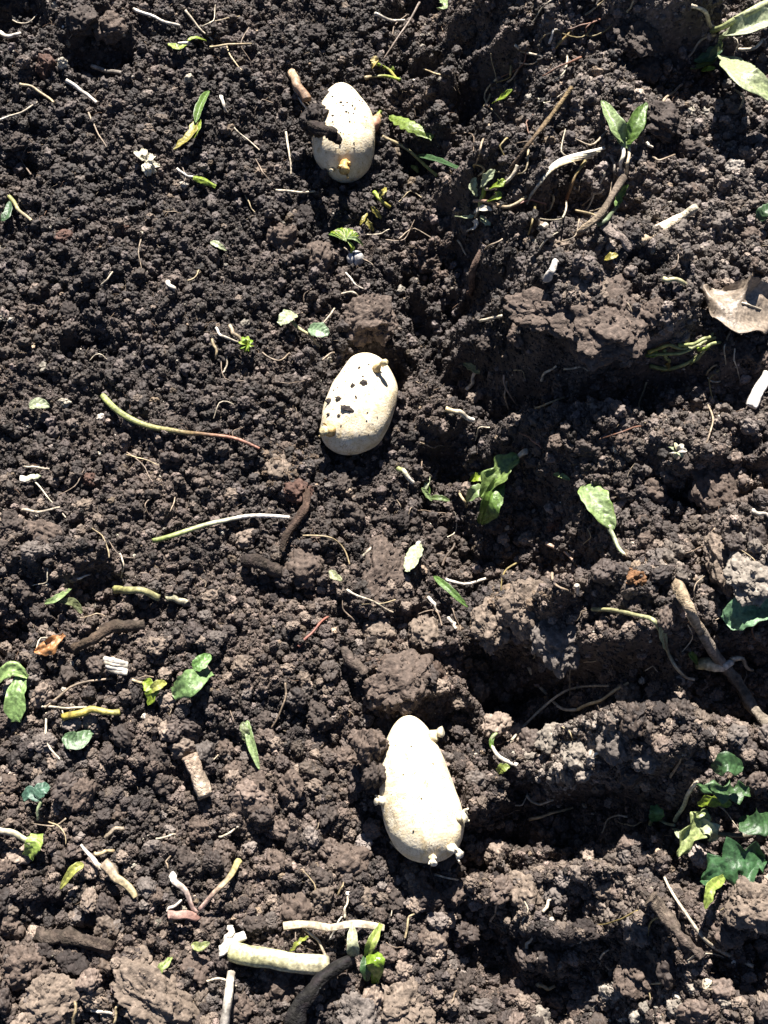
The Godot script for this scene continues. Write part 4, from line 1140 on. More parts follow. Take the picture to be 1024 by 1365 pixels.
func build_stalks():
	var g_root := "pale rootlets lying on the soil"
	# long stems
	stalk("weed_stem", [[137, 528, 3], [160, 548, 6], [196, 567, 4], [236, 574, 3], [270, 575, 3], [312, 582, 3], [346, 598, 2]], 9, 4, Color(0.30, 0.36, 0.13), Color(0.28, 0.13, 0.09), "long bent weed stem, green turning reddish, on the left slope", "stem")
	mark(230, 570, "the long reddish stem")
	stalk("weed_stem", [[204, 721, 2], [240, 710, 5], [288, 694, 6], [330, 689, 5], [386, 690, 3]], 8, 5, Color(0.27, 0.35, 0.10), CHALK, "straight stem, green at one end and white at the other", "stem")
	mark(290, 695, "the green and white stem")
	stalk("stalk_piece", [[154, 786, 3], [182, 790, 5], [212, 797, 3]], 11, 9, Color(0.33, 0.34, 0.14), Color(0.42, 0.42, 0.22), "short knobbly olive stem piece, left of centre", "stem")
	stalk("stalk_piece", [[222, 798, 3], [236, 800, 4], [249, 804, 3]], 9, 8, Color(0.40, 0.40, 0.25), Color(0.5, 0.48, 0.36), "pale stem stub in line with the knobbly olive piece", "stem")
	mark(195, 793, "the olive stem piece")
	stalk("stalk_piece", [[308, 1268, 4], [345, 1273, 8], [390, 1280, 8], [436, 1287, 4]], 25, 25, Color(0.62, 0.64, 0.36), Color(0.72, 0.70, 0.50), "thick pale yellow green cut stem near the bottom", "stem", "", {"sides": 14, "rough": 0.15})
	mark(370, 1278, "the thick pale stem")
	stalk("split_stalk", [[84, 956, 3], [110, 951, 6], [136, 948, 6], [160, 949, 4]], 10, 9, Color(0.45, 0.38, 0.07), Color(0.36, 0.34, 0.10), "yellow stalk piece at the left below an arched root", "stem")
	mark(122, 950, "the yellow stalk")
	stalk("charred_stick", [[388, 1385, 6], [402, 1340, 12], [424, 1306, 14], [466, 1280, 10]], 26, 13, CHAR, CHAR, "black charred stick slanting up from the bottom edge", "stick", "", {"woody": 1, "rough": 0.6, "sides": 12})
	mark(420, 1320, "the charred stick")
	stalk("dead_stick", [[900, 776, 12], [920, 812, 18], [936, 842, 16]], 15, 12, Color(0.46, 0.38, 0.28), Color(0.40, 0.34, 0.27), "tan broken upper length of the long stick, right side", "stick", "", {"woody": 1})
	stalk("dead_stick", [[935, 840, 15], [965, 888, 12], [1000, 936, 10], [1036, 978, 6]], 15, 17, Color(0.26, 0.235, 0.21), ASH, "long grey stick running off the right edge", "stick", "", {"woody": 1})
	mark(985, 915, "the long grey stick")
	stalk("dry_stick", [[856, 322, 3], [890, 300, 8], [929, 277, 5]], 12, 13, Color(0.60, 0.50, 0.38), Color(0.74, 0.70, 0.58), "cream dry stick on the upper right bank", "stick", "", {"woody": 1, "straight": 1})
	mark(893, 300, "the cream stick")
	var bundle := thing("dry_sheath", spot(744, 218, 0.002), "arched pale dry sheath of split strands left of the lobed weed", "straw")
	for k in 4:
		stalk_part(bundle, "strand", [[702 + k * 2, 272 - k * 4, 2], [716 + k * 2, 246 - k * 2, 8], [744 + k, 222 - k * 3.2, 12], [788 + k * 6, 208 - k * 3.6, 8]], 3, 5.5, Color(0.44, 0.44, 0.38), [STRAW, BONE, Color(0.56, 0.56, 0.44), CHALK][k], {"aspect": 0.5, "wander": 1.0})
	mark(742, 222, "the arched dry sheath")
	stalk("dark_twig", [[770, 312, 4], [796, 286, 9], [832, 236, 8]], 8, 10, Color(0.30, 0.25, 0.19), Color(0.13, 0.11, 0.095), "dark twig rising to the stalk of the lobed weed", "twig", "", {"woody": 1})
	stalk("dark_twig", [[680, 226, 3], [708, 186, 9], [736, 150, 9], [762, 116, 5]], 5, 6, BARK, Color(0.22, 0.17, 0.10), "long dark twig along the bank above the uprooted weed", "twig", "", {"woody": 1})
	stalk("dark_twig", [[754, 270, 3], [766, 240, 8], [780, 214, 6]], 5, 4, Color(0.26, 0.13, 0.08), Color(0.33, 0.28, 0.10), "reddish twig beneath the arched dry sheath", "twig")
	stalk("dark_twig", [[626, 392, 3], [634, 360, 7], [643, 318, 4]], 9, 7, Color(0.15, 0.105, 0.085), Color(0.2, 0.15, 0.13), "upright brown twig under the uprooted weed", "twig", "", {"woody": 1})
	stalk("flat_chip", [[806, 298, 4], [820, 314, 7], [842, 332, 4]], 15, 12, Color(0.24, 0.21, 0.20), Color(0.24, 0.21, 0.20), "flat grey wood chip left of the cream stick", "chip", "", {"aspect": 0.3, "woody": 1})
	stalk("grey_twig", [[122, 88, 4], [148, 96, 6], [178, 103, 3]], 6, 5, Color(0.34, 0.32, 0.29), Color(0.28, 0.26, 0.24), "grey twig over a dark hollow at the upper left", "twig")
	mark(150, 96, "the grey twig")
	stalk("dark_stick", [[98, 866, 4], [130, 850, 8], [162, 834, 8], [192, 832, 4]], 16, 14, BARK, Color(0.07, 0.058, 0.05), "dark barky stick above the white wood chip", "stick", "", {"woody": 1})
	mark(145, 845, "the dark barky stick")
	stalk("dark_stick", [[458, 864, 5], [470, 882, 8], [486, 900, 4]], 13, 13, Color(0.10, 0.085, 0.078), Color(0.12, 0.10, 0.09), "short dark stick upright among clods above the nearest potato", "stick", "", {"woody": 1})
	stalk("dark_stick", [[322, 748, 4], [346, 752, 7], [376, 762, 3]], 15, 17, Color(0.06, 0.05, 0.047), Color(0.075, 0.062, 0.056), "dark blunt stick below the green and white stem", "stick", "", {"woody": 1})
	stalk("dark_stick", [[376, 736, 4], [386, 712, 9], [404, 678, 9], [408, 652, 4]], 7, 9, Color(0.06, 0.047, 0.04), Color(0.10, 0.07, 0.057), "brown stump-like root standing at the white stem end", "root", "", {"woody": 1, "rough": 1.3, "sides": 14})
	mark(394, 690, "the brown stump root")
	stalk("dark_stick", [[52, 1246, 4], [90, 1250, 8], [150, 1262, 4]], 19, 16, Color(0.095, 0.08, 0.07), Color(0.08, 0.066, 0.058), "dark buried stick over two round dark clods", "stick", "", {"woody": 1, "rough": 1.2, "sides": 12})
	stalk("thick_root", [[868, 1196, 5], [888, 1222, 10], [910, 1250, 10], [936, 1276, 5]], 18, 14, Color(0.16, 0.135, 0.115), Color(0.12, 0.10, 0.09), "thick grey root slanting between clods at the lower right", "root", "", {"woody": 1, "rough": 1.1, "sides": 12})
	mark(900, 1238, "the thick grey root")
	stalk("wood_stick", [[253, 1008, 5], [262, 1030, 9], [274, 1062, 5]], 22, 20, Color(0.42, 0.34, 0.28), Color(0.50, 0.43, 0.36), "short thick pinkish grey stick standing in soil, left of centre", "stick", "", {"woody": 1, "aspect": 0.7, "rough": 0.35, "straight": 1})
	mark(264, 1036, "the pinkish grey stick")
	stalk("dry_sheath", [[108, 1126, 4], [124, 1144, 8], [138, 1158, 7]], 3, 8, CHALK, BONE, "white pointed straw leading into a dry brown sheath", "straw", "", {"aspect": 0.5})
	stalk("dry_sheath", [[138, 1150, 6], [158, 1172, 10], [181, 1196, 4]], 15, 8, Color(0.40, 0.33, 0.25), Color(0.46, 0.40, 0.24), "flat dry brown sheath, lower left", "straw", "", {"aspect": 0.35})
	mark(150, 1162, "the dry brown sheath")
	stalk("forked_straw", [[228, 1166, 4], [240, 1186, 9], [263, 1217, 4]], 11, 5, CHALK, Color(0.40, 0.28, 0.26), "white straw forming one arm of a V, lower left", "straw", "", {"aspect": 0.6})
	stalk("forked_straw", [[319, 1147, 5], [296, 1176, 9], [266, 1212, 4]], 10, 5, Color(0.46, 0.42, 0.20), Color(0.50, 0.36, 0.33), "yellowish straw forming the other arm of the V", "straw", "", {"aspect": 0.6})
	mark(264, 1200, "the V of straws")
	stalk("pink_bark", [[224, 1220, 3], [244, 1221, 6], [264, 1222, 3]], 12, 9, Color(0.50, 0.34, 0.30), Color(0.42, 0.25, 0.22), "flat pink bark strip just under the V of straws", "chip", "", {"aspect": 0.35})
	stalk("bark_chip", [[292, 1268, 4], [306, 1258, 8], [327, 1246, 4]], 16, 12, CHALK, Color(0.86, 0.85, 0.82), "white bark chip at the end of the thick pale stem", "chip", "", {"aspect": 0.35})
	stalk("bark_chip", [[302, 1256, 4], [306, 1244, 7], [307, 1234, 4]], 9, 8, CHALK, CHALK, "narrow white bark chip pointing up beside the thick pale stem", "chip", "", {"aspect": 0.4})
	stalk("flat_straw", [[378, 1235, 4], [430, 1232, 7], [470, 1234, 7], [512, 1237, 3]], 11, 9, Color(0.60, 0.53, 0.40), Color(0.66, 0.60, 0.48), "flat tan straw lying level above the thick pale stem", "straw", "", {"aspect": 0.3})
	mark(430, 1233, "the flat tan straw")
	stalk("white_straw", [[298, 1372, 4], [304, 1330, 8], [308, 1296, 4]], 13, 11, Color(0.64, 0.62, 0.58), Color(0.58, 0.54, 0.48), "upright whitish straw at the bottom edge", "straw", "", {"straight": 1})
	mark(303, 1330, "the upright whitish straw")
	stalk("brown_bud", [[389, 96, 4], [396, 112, 9], [409, 134, 4]], 11, 14, Color(0.50, 0.38, 0.26), Color(0.36, 0.24, 0.17), "plump brown root piece above the farthest potato", "root")
	mark(398, 114, "the plump root piece")
	stalk("caked_root", [[416, 168, 34], [432, 172, 50], [444, 178, 53], [454, 188, 50]], 16, 10, Color(0.040, 0.033, 0.031), Color(0.036, 0.03, 0.028), "dark soil-caked root end lying across the farthest potato", "root", "", {"woody": 1, "rough": 1.2, "sides": 12})
	t_bud()
	var grub := [[1002, 542, 3], [1012, 520, 8], [1026, 498, 5]]
	stalk("white_chip", grub, 15, 17, Color(0.86, 0.86, 0.86), Color(0.86, 0.86, 0.86), "bright white chip at the right edge under the dead leaf", "chip", "", {"aspect": 0.4, "straight": 1})
	stalk("pale_shoot", [[594, 545, 3], [612, 552, 7], [632, 560, 3]], 8, 6, Color(0.60, 0.50, 0.30), CHALK, "pale shoot lying in the shaded furrow beside the middle potato", "shoot")
	stalk("shell_piece", [[730, 374, 4], [736, 362, 8], [742, 346, 4]], 13, 8, Color(0.66, 0.64, 0.60), Color(0.70, 0.69, 0.68), "smooth whitish sliver at the upper rim of the broad brown clod", "chip", "", {"aspect": 0.5})
	stalk("white_flake", [[27, 638, 3], [38, 637, 5], [52, 633, 3]], 10, 7, CHALK, MINT, "white flake above the pale straws at the left edge", "chip", "", {"aspect": 0.3})
	var blossom := thing("white_blossom", spot(193, 215, 0.002), "torn white blossom lying on the upper left slope", "flower")
	for e in [[[192, 214, 4], [186, 208, 9], [180, 202, 5]], [[193, 214, 4], [190, 206, 9], [193, 199, 5]], [[194, 216, 4], [200, 210, 8], [204, 206, 4]], [[194, 217, 4], [200, 222, 9], [206, 230, 5]], [[196, 218, 4], [204, 219, 8], [213, 221, 4]], [[193, 217, 4], [196, 226, 8], [199, 234, 4]]]:
		leaf_part(blossom, "petal", e, 12, Color(0.72, 0.71, 0.60), {"roll": 0.3, "blunt": 0.4, "wave": 0.5, "rib": Color(1, 0.95, 0.7)})
	mark(193, 215, "the white blossom scrap")
	t_chip()
	# finer strands, told one by one from the photograph
	for e in [
		[[[178, 12], [206, 22], [240, 34]], 6, 5, CHALK], [[[247, 14], [262, 30], [284, 54]], 5, 3, BONE], [[[280, 63], [306, 60], [338, 58]], 4, 3, STRAW], [[[88, 107], [108, 121], [129, 137]], 7, 6, CHALK], [[[26, 112], [48, 120], [72, 137]], 5, 5, STRAW],
		[[[-4, 161], [28, 150], [50, 136]], 4, 3, BONE], [[[0, 44], [14, 48], [28, 44]], 9, 5, CHALK], [[[295, 128], [299, 138], [304, 150]], 7, 3, CHALK], [[[308, 166], [324, 180], [346, 200]], 3, 2, BONE], [[[118, 150], [130, 175], [142, 196]], 3, 2, ROOT],
		[[[392, 118], [402, 136], [418, 156]], 4, 3, CHALK], [[[381, 176], [385, 204], [388, 232]], 4, 3, BONE], [[[368, 254], [394, 255], [420, 255]], 5, 4, BONE], [[[560, 2], [538, 40], [512, 78]], 4, 3, Color(0.30, 0.25, 0.22)], [[[500, 18], [520, 28], [540, 27]], 6, 4, CHALK],
		[[[460, 362], [470, 376], [484, 385]], 3, 3, CHALK], [[[455, 392], [470, 388], [480, 398]], 4, 3, BONE], [[[496, 431], [504, 430], [512, 428]], 6, 5, STRAW], [[[640, 428], [656, 426], [670, 421]], 5, 6, BONE], [[[427, 440], [436, 426], [446, 411]], 3, 3, BONE],
		[[[283, 452], [286, 466], [288, 478]], 5, 4, STRAW], [[[296, 497], [302, 490], [302, 470]], 3, 3, BONE], [[[135, 380], [144, 370], [152, 360]], 3, 3, BONE], [[[224, 376], [228, 382], [231, 388]], 9, 5, CHALK], [[[30, 680], [52, 680], [80, 676]], 6, 4, BONE],
		[[[44, 640], [62, 660], [88, 690]], 3, 2, BONE], [[[32, 622], [50, 624], [66, 625]], 4, 3, BONE], [[[404, 714], [436, 716], [456, 728], [466, 752]], 3, 3, STRAW], [[[462, 786], [490, 800], [524, 816]], 4, 3, BONE], [[[594, 772], [620, 778], [650, 771]], 5, 5, CHALK],
		[[[570, 796], [578, 804], [584, 816]], 6, 4, CHALK], [[[598, 824], [604, 832], [608, 838]], 7, 5, CHALK], [[[398, 862], [416, 842], [438, 822]], 5, 4, Color(0.34, 0.14, 0.11)], [[[380, 910], [378, 940], [362, 970]], 4, 3, ROOT], [[[484, 742], [496, 730], [508, 720]], 5, 4, BONE],
		[[[60, 944], [96, 916], [150, 904]], 4, 4, ROOT], [[[56, 942], [90, 942], [120, 944]], 4, 4, BONE], [[[62, 950], [62, 985], [80, 1012]], 4, 3, BONE], [[[160, 738], [164, 752], [162, 770]], 3, 2, BONE], [[[100, 772], [110, 768], [120, 766]], 5, 3, CHALK],
		[[[705, 890], [722, 918], [742, 942], [770, 946]], 6, 6, BONE], [[[770, 946], [800, 932], [838, 910]], 6, 5, STRAW], [[[678, 992], [704, 960], [740, 930], [770, 917], [812, 914]], 5, 4, BONE], [[[674, 965], [684, 964], [690, 974]], 3, 3, BONE], [[[728, 724], [754, 734], [776, 760]], 7, 4, Color(0.62, 0.46, 0.36)],
		[[[736, 764], [744, 780], [764, 792]], 5, 3, ROOT], [[[768, 780], [770, 786], [773, 794]], 9, 6, CHALK], [[[702, 1060], [716, 1070], [738, 1066]], 5, 4, BONE], [[[706, 1092], [732, 1086], [764, 1076]], 6, 4, STRAW], [[[886, 1170], [906, 1206], [936, 1250], [968, 1272], [1004, 1288]], 5, 7, BONE],
		[[[700, 1268], [704, 1258], [710, 1250]], 6, 4, BONE], [[[540, 1250], [546, 1226], [556, 1214]], 4, 3, STRAW], [[[460, 1224], [462, 1208], [464, 1194]], 4, 4, BONE], [[[450, 1194], [454, 1184], [458, 1176]], 3, 3, STRAW], [[[580, 1166], [600, 1172], [616, 1174]], 3, 3, BONE],
		[[[520, 1122], [534, 1134], [548, 1140]], 3, 2, STRAW], [[[404, 1236], [420, 1250], [436, 1278]], 5, 5, BONE], [[[440, 1252], [450, 1232], [456, 1222]], 3, 3, CHALK], [[[654, 1228], [662, 1212], [664, 1194]], 4, 3, ROOT], [[[600, 1344], [604, 1330], [610, 1320]], 3, 3, ROOT],
		[[[122, 1347], [134, 1347], [150, 1352]], 7, 4, CHALK], [[[152, 1365], [156, 1345], [160, 1330]], 5, 4, STRAW], [[[98, 1368], [100, 1346], [98, 1326]], 6, 5, STRAW], [[[276, 1308], [296, 1306], [316, 1314]], 4, 3, BONE], [[[224, 1215], [232, 1208], [242, 1200]], 6, 4, CHALK],
		[[[208, 1118], [222, 1114], [234, 1112]], 3, 3, BONE], [[[292, 1116], [304, 1110], [318, 1102]], 4, 3, BONE], [[[224, 1158], [222, 1148], [228, 1140]], 3, 3, ROOT], [[[140, 1118], [150, 1106], [166, 1104]], 7, 8, Color(0.36, 0.31, 0.24)], [[[126, 1138], [140, 1136], [152, 1134]], 7, 6, STRAW],
		[[[672, 500], [676, 520], [690, 540]], 4, 3, Color(0.42, 0.32, 0.25)], [[[676, 508], [672, 524], [678, 546]], 4, 3, ROOT], [[[722, 508], [730, 494], [742, 488]], 5, 4, BONE], [[[752, 492], [770, 490], [786, 494]], 4, 4, BONE], [[[714, 544], [732, 536], [752, 530]], 4, 4, STRAW],
		[[[942, 500], [946, 490], [956, 486]], 4, 3, STRAW], [[[944, 502], [952, 510], [960, 508]], 4, 3, BONE], [[[944, 540], [950, 560], [942, 590]], 3, 3, ROOT], [[[686, 60], [704, 70], [736, 78]], 5, 3, BONE], [[[780, 20], [800, 4], [812, -8]], 4, 3, STRAW],
		[[[732, 58], [736, 40], [746, 40]], 4, 3, CHALK], [[[740, 64], [756, 46], [762, 36]], 5, 4, Color(0.40, 0.30, 0.12)], [[[836, 16], [840, 10], [848, -6]], 4, 3, STRAW], [[[680, 276], [704, 268], [728, 272]], 4, 3, Color(0.45, 0.25, 0.22)], [[[652, 166], [644, 190], [634, 220]], 4, 3, ROOT],
		[[[676, 110], [690, 96], [694, 80]], 4, 3, ROOT], [[[610, 320], [616, 332], [622, 340]], 4, 3, BONE], [[[790, 260], [796, 256], [806, 252]], 6, 6, BONE], [[[814, 208], [820, 224], [818, 240]], 5, 4, ASH], [[[870, 210], [884, 212], [900, 206]], 4, 3, ROOT],
		[[[980, 120], [990, 132], [984, 146]], 5, 3, STRAW], [[[880, 140], [896, 122], [910, 112]], 5, 4, ROOT], [[[862, 190], [866, 194], [870, 196]], 5, 4, CHALK], [[[884, 372], [900, 374], [914, 378]], 9, 8, Color(0.52, 0.53, 0.33)], [[[1004, 680], [1016, 686], [1030, 694]], 7, 6, CHALK],
		[[[790, 1010], [796, 1004], [804, 996]], 5, 4, CHALK], [[[894, 1036], [902, 1022], [908, 1010]], 5, 4, ROOT], [[[724, 1216], [732, 1204], [738, 1192]], 6, 4, BONE], [[[716, 1312], [728, 1316], [740, 1314]], 7, 6, STRAW], [[[800, 1278], [806, 1270], [812, 1266]], 4, 3, BONE],
		[[[430, 480], [440, 472], [446, 470]], 3, 3, ROOT], [[[560, 590], [576, 596], [590, 594]], 3, 2, ROOT], [[[610, 640], [616, 660], [622, 676]], 5, 4, STRAW], [[[590, 754], [598, 738], [606, 724]], 4, 4, BARK], [[[350, 470], [370, 480], [386, 470]], 3, 2, ROOT],
	]:
		var pts := []
		for k in e[0].size():
			pts.append([e[0][k][0], e[0][k][1], 2.5 if k in [0, e[0].size() - 1] else 5.0])
		var c: Color = e[3]
		var pale: bool = c.g > 0.38
		var words := ("white" if c.b > 0.6 else "pale" if c.b > 0.45 else "straw-coloured" if c.g > 0.35 else "brown") + (" straw" if e[1] >= 6 else " rootlet")
		var o := stalk("straw" if e[1] >= 6 else "rootlet", pts, e[1] * 0.85, e[2] * 0.75, c, c * Color(0.85, 0.82, 0.8), "", "straw" if e[1] >= 6 else "rootlet", g_root, {"sides": 6, "per": 5})
		labelled.append([o, e[0][1][0], e[0][1][1], e[1] * 4.0, words])
	# hair roots, strewn
	for k in 110:
		var px := rng.randf_range(10, 1014)
		var py := rng.randf_range(10, 1355)
		if Vector2(px - 459, py - 192).length() < 90 or Vector2(px - 480, py - 550).length() < 90 or Vector2(px - 557, py - 1055).length() < 110:
			continue
		var a := rng.randf() * TAU
		var l := rng.randf_range(9, 26)
		var bend := rng.randf_range(-0.9, 0.9)
		var pts := [[px - cos(a) * l, py - sin(a) * l, 2.5], [px + sin(a) * l * bend * 0.4, py - cos(a) * l * bend * 0.4, 4.5], [px + cos(a + bend) * l, py + sin(a + bend) * l, 2.0]]
		var c: Color = [ROOT, BONE, STRAW, Color(0.22, 0.17, 0.13), Color(0.30, 0.24, 0.19)][k % 5]
		var o := stalk("hair_root", pts, rng.randf_range(1.4, 2.6), 1.2, c, c, "", "rootlet", "hair-thin roots strewn over the bed", {"sides": 5, "per": 4})
		labelled.append([o, px, py, 8.0, ["brown", "pale", "straw-coloured", "dark", "dull brown"][k % 5] + " hair-thin root"])

func build_bank_roots():
	for k in 46:
		var px := rng.randf_range(628, 800)
		var py := rng.randf_range(10, 330)
		if k > 26:
			px = rng.randf_range(640, 1010)
			py = rng.randf_range(330, 1330)
		var a := rng.randf_range(1.7, 2.9) if rng.randf() < 0.7 else rng.randf() * TAU
		var l := rng.randf_range(12, 32)
		var bend := rng.randf_range(-0.8, 0.8)
		var pts := [[px - cos(a) * l, py - sin(a) * l, 3.0], [px + sin(a) * l * bend * 0.5, py - cos(a) * l * bend * 0.5, 9.0], [px + cos(a + bend) * l, py + sin(a + bend) * l, 3.0]]
		var c: Color = [BONE, STRAW, RUST, Color(0.34, 0.28, 0.12), ROOT][k % 5]
		var o := stalk("dry_root", pts, rng.randf_range(2.0, 4.0), 1.6, c, c * Color(0.8, 0.8, 0.75), "", "rootlet", "dry roots tangled over the bank", {"sides": 6, "per": 5})
		labelled.append([o, px, py, 8.0, ["pale", "straw-coloured", "rusty", "olive", "brown"][k % 5] + " dry root"])

func t_bud():
	var t := thing("pink_bud", spot(498, 164, 0.002), "plump pink bud with green tip touching the farthest potato", "bud")
	stalk_part(t, "bulb", [[489, 172, 5], [498, 165, 9], [506, 155, 8]], 15, 8, Color(0.50, 0.25, 0.20), Color(0.48, 0.36, 0.20), {"swell": 0.35})
	stalk_part(t, "tip", [[504, 158, 8], [507, 152, 9], [508, 148, 8]], 7, 4, Color(0.45, 0.42, 0.16), LIME)
	mark(498, 163, "the pink bud")

func t_chip():
	# striped piece of white wood
	var t := thing("wood_chip", spot(154, 887, 0.002), "striped white wood chip in the soil, left of centre", "chip")
	for k in 4:
		stalk_part(t, "splinter", [[139 + k * 1.5, 878 + k * 4.4, 7], [154, 881 + k * 4.6, 9], [170, 885 + k * 4.8 - (k % 2) * 2.0, 6]], 7.5, 6.5, [CHALK, BONE, Color(0.84, 0.83, 0.8), ASH][k], CHALK, {"straight": 1, "aspect": 0.7})
	mark(154, 887, "the striped wood chip")

func build_pebbles():
	var stone := func(px: float, py: float, size: float, c: Color, label: String, rough: float):
		var at := spot(px, py)
		var r := metre(at, size) * 0.5
		var o := single("pebble", clod_mesh(int(px) % 50 + 300, 4, 0.15, 0.0, 0.8), plant_mat("stone", c, false, rough), at + Vector3(0, r * 0.35, 0), label, "pebble")
		o.transform.basis = Basis.from_euler(Vector3(0.2, px, 0.1)).scaled_local(Vector3.ONE * r)
	stone.call(979, 225, 24, Color(0.32, 0.30, 0.28), "round grey pebble on the upper right bank", 0.8)
	mark(978, 225, "the round grey pebble")
	stone.call(776, 1306, 18, Color(0.62, 0.60, 0.56), "small white pebble near the bottom right", 0.8)
	stone.call(850, 1328, 18, Color(0.66, 0.62, 0.55), "small white pebble beside a pale clod at the bottom right", 0.8)
	stone.call(940, 1312, 15, Color(0.62, 0.60, 0.48), "cream pebble above the pale clods at the bottom right", 0.8)
	mark(800, 1315, "the small white pebbles")
	# smooth pebble with a dark line round it
	var at := spot(474, 348)
	var r := metre(at, 23) * 0.5
	var t := thing("marble_pebble", at, "smooth white pebble with a dark blue line between far and middle potato", "pebble")
	var base := ico(4)
	var v := PackedVector3Array()
	var col := PackedColorArray()
	for d in base[0]:
		v.append(Vector3(d.x * 1.02, d.y * 0.86 + 0.55, d.z) * r * (1.0 + 0.03 * n_shape.get_noise_3dv(d)))
		var line := absf(d.x + 0.15 + 0.05 * n_shape.get_noise_3dv(d * 2.0))
		col.append(Color(0.05, 0.07, 0.12) if line < 0.11 else Color(0.62, 0.64, 0.66))
	part(t, "stone", finish(v, base[1], col), plant_mat("polished stone", WHITE, false, 0.3))
	mark(474, 348, "the smooth white pebble")

# fine torn root fibres matted into the soil, past counting
func build_fibres(count: int):
	var top := Node3D.new()
	top.name = "root_fibres"
	top.set_meta("kind", "stuff")
	top.set_meta("label", "fine torn root fibres matted into the soil")
	top.set_meta("category", "root fibres")
	add_child(top)
	var m := plant_mat("fibre", WHITE, false, 0.8)
	for k in 5:
		var a := Vector3(-1, 0, 0)
		var path := smooth_path([a, Vector3(-0.35, 0.22 * sin(k * 2.1), 0.35 * cos(k * 1.7)), Vector3(0.3, 0.15 * cos(k), -0.3 * sin(k * 1.3)), Vector3(1, -0.1, 0.2 * sin(k * 3.0))], 3)
		var sh := tube_mesh(path, func(t): return 0.045 * (1.0 - 0.5 * t), 4, 1.0, 0.2, func(_t): return WHITE, k, Vector3.ZERO)
		var buf := PackedFloat32Array()
		for i in count / 5:
			var x := rng.randf_range(-0.5, 0.55)
			var z := rng.randf_range(-1.1, 0.2)
			if n_tone2.get_noise_2d(x * 1.5, z * 1.5) + 0.5 * rise(0.0, 0.15, x - furrow(z)) < rng.randf_range(-0.5, 0.6):
				continue
			var r := rng.randf_range(0.0022, 0.0065)
			var b := Basis.from_euler(Vector3(rng.randf_range(-0.5, 0.5), rng.randf() * TAU, rng.randf_range(-0.6, 0.6))).scaled_local(Vector3.ONE * r)
			var p := Vector3(x, soil_fine(x, z) + rng.randf_range(0.0005, 0.0028), z)
			var c: Color = [Color(0.30, 0.23, 0.16), Color(0.20, 0.145, 0.10), Color(0.42, 0.35, 0.26), Color(0.24, 0.15, 0.10)][i % 4]
			buf.append_array(PackedFloat32Array([b.x.x, b.y.x, b.z.x, p.x, b.x.y, b.y.y, b.z.y, p.y, b.x.z, b.y.z, b.z.z, p.z, c.r, c.g, c.b, 1.0]))
		var mm := MultiMesh.new()
		mm.transform_format = MultiMesh.TRANSFORM_3D
		mm.use_colors = true
		mm.mesh = sh
		mm.instance_count = buf.size() / 16
		mm.buffer = buf
		var o := MultiMeshInstance3D.new()
		o.name = "fibre_mass"
		o.multimesh = mm
		o.material_override = m
		o.set_meta("kind", "stuff")
		top.add_child(o, true)

func compose_labels():
	var ordinal := ["nearest", "second", "third", "fourth", "fifth", "sixth", "seventh", "eighth", "ninth", "tenth", "eleventh", "twelfth", "thirteenth", "fourteenth"]
	var sets := {}
	for e in labelled:
		var best := INF
		var near: Array
		for l in landmarks:
			var q := Vector2(e[1] - l[0], e[2] - l[1]).length()
			if q < best:
				best = q
				near = l
		var d := Vector2(e[1] - near[0], e[2] - near[1])
		var way := ("right of" if d.x > 0 else "left of") if absf(d.x) > absf(d.y) else ("below" if d.y > 0 else "above")
		var size := ""
		if (e[4] as String).ends_with("clod"):
			size = "large " if e[3] > 55 else "" if e[3] > 26 else "small "
		var key: String = size + e[4] + " " + way + " " + near[2]
		if not sets.has(key):
			sets[key] = []
		sets[key].append([best, e[0]])
	for key in sets:
		var list: Array = sets[key]
		list.sort_custom(func(a, b): return a[0] < b[0])
		for i in list.size():
			var text: String = key
			if list.size() > 1:
				text += ", the %s one out" % ordinal[mini(i, 13)]
			list[i][1].set_meta("label", text)

# ---------------------------------------------------------------- all of it

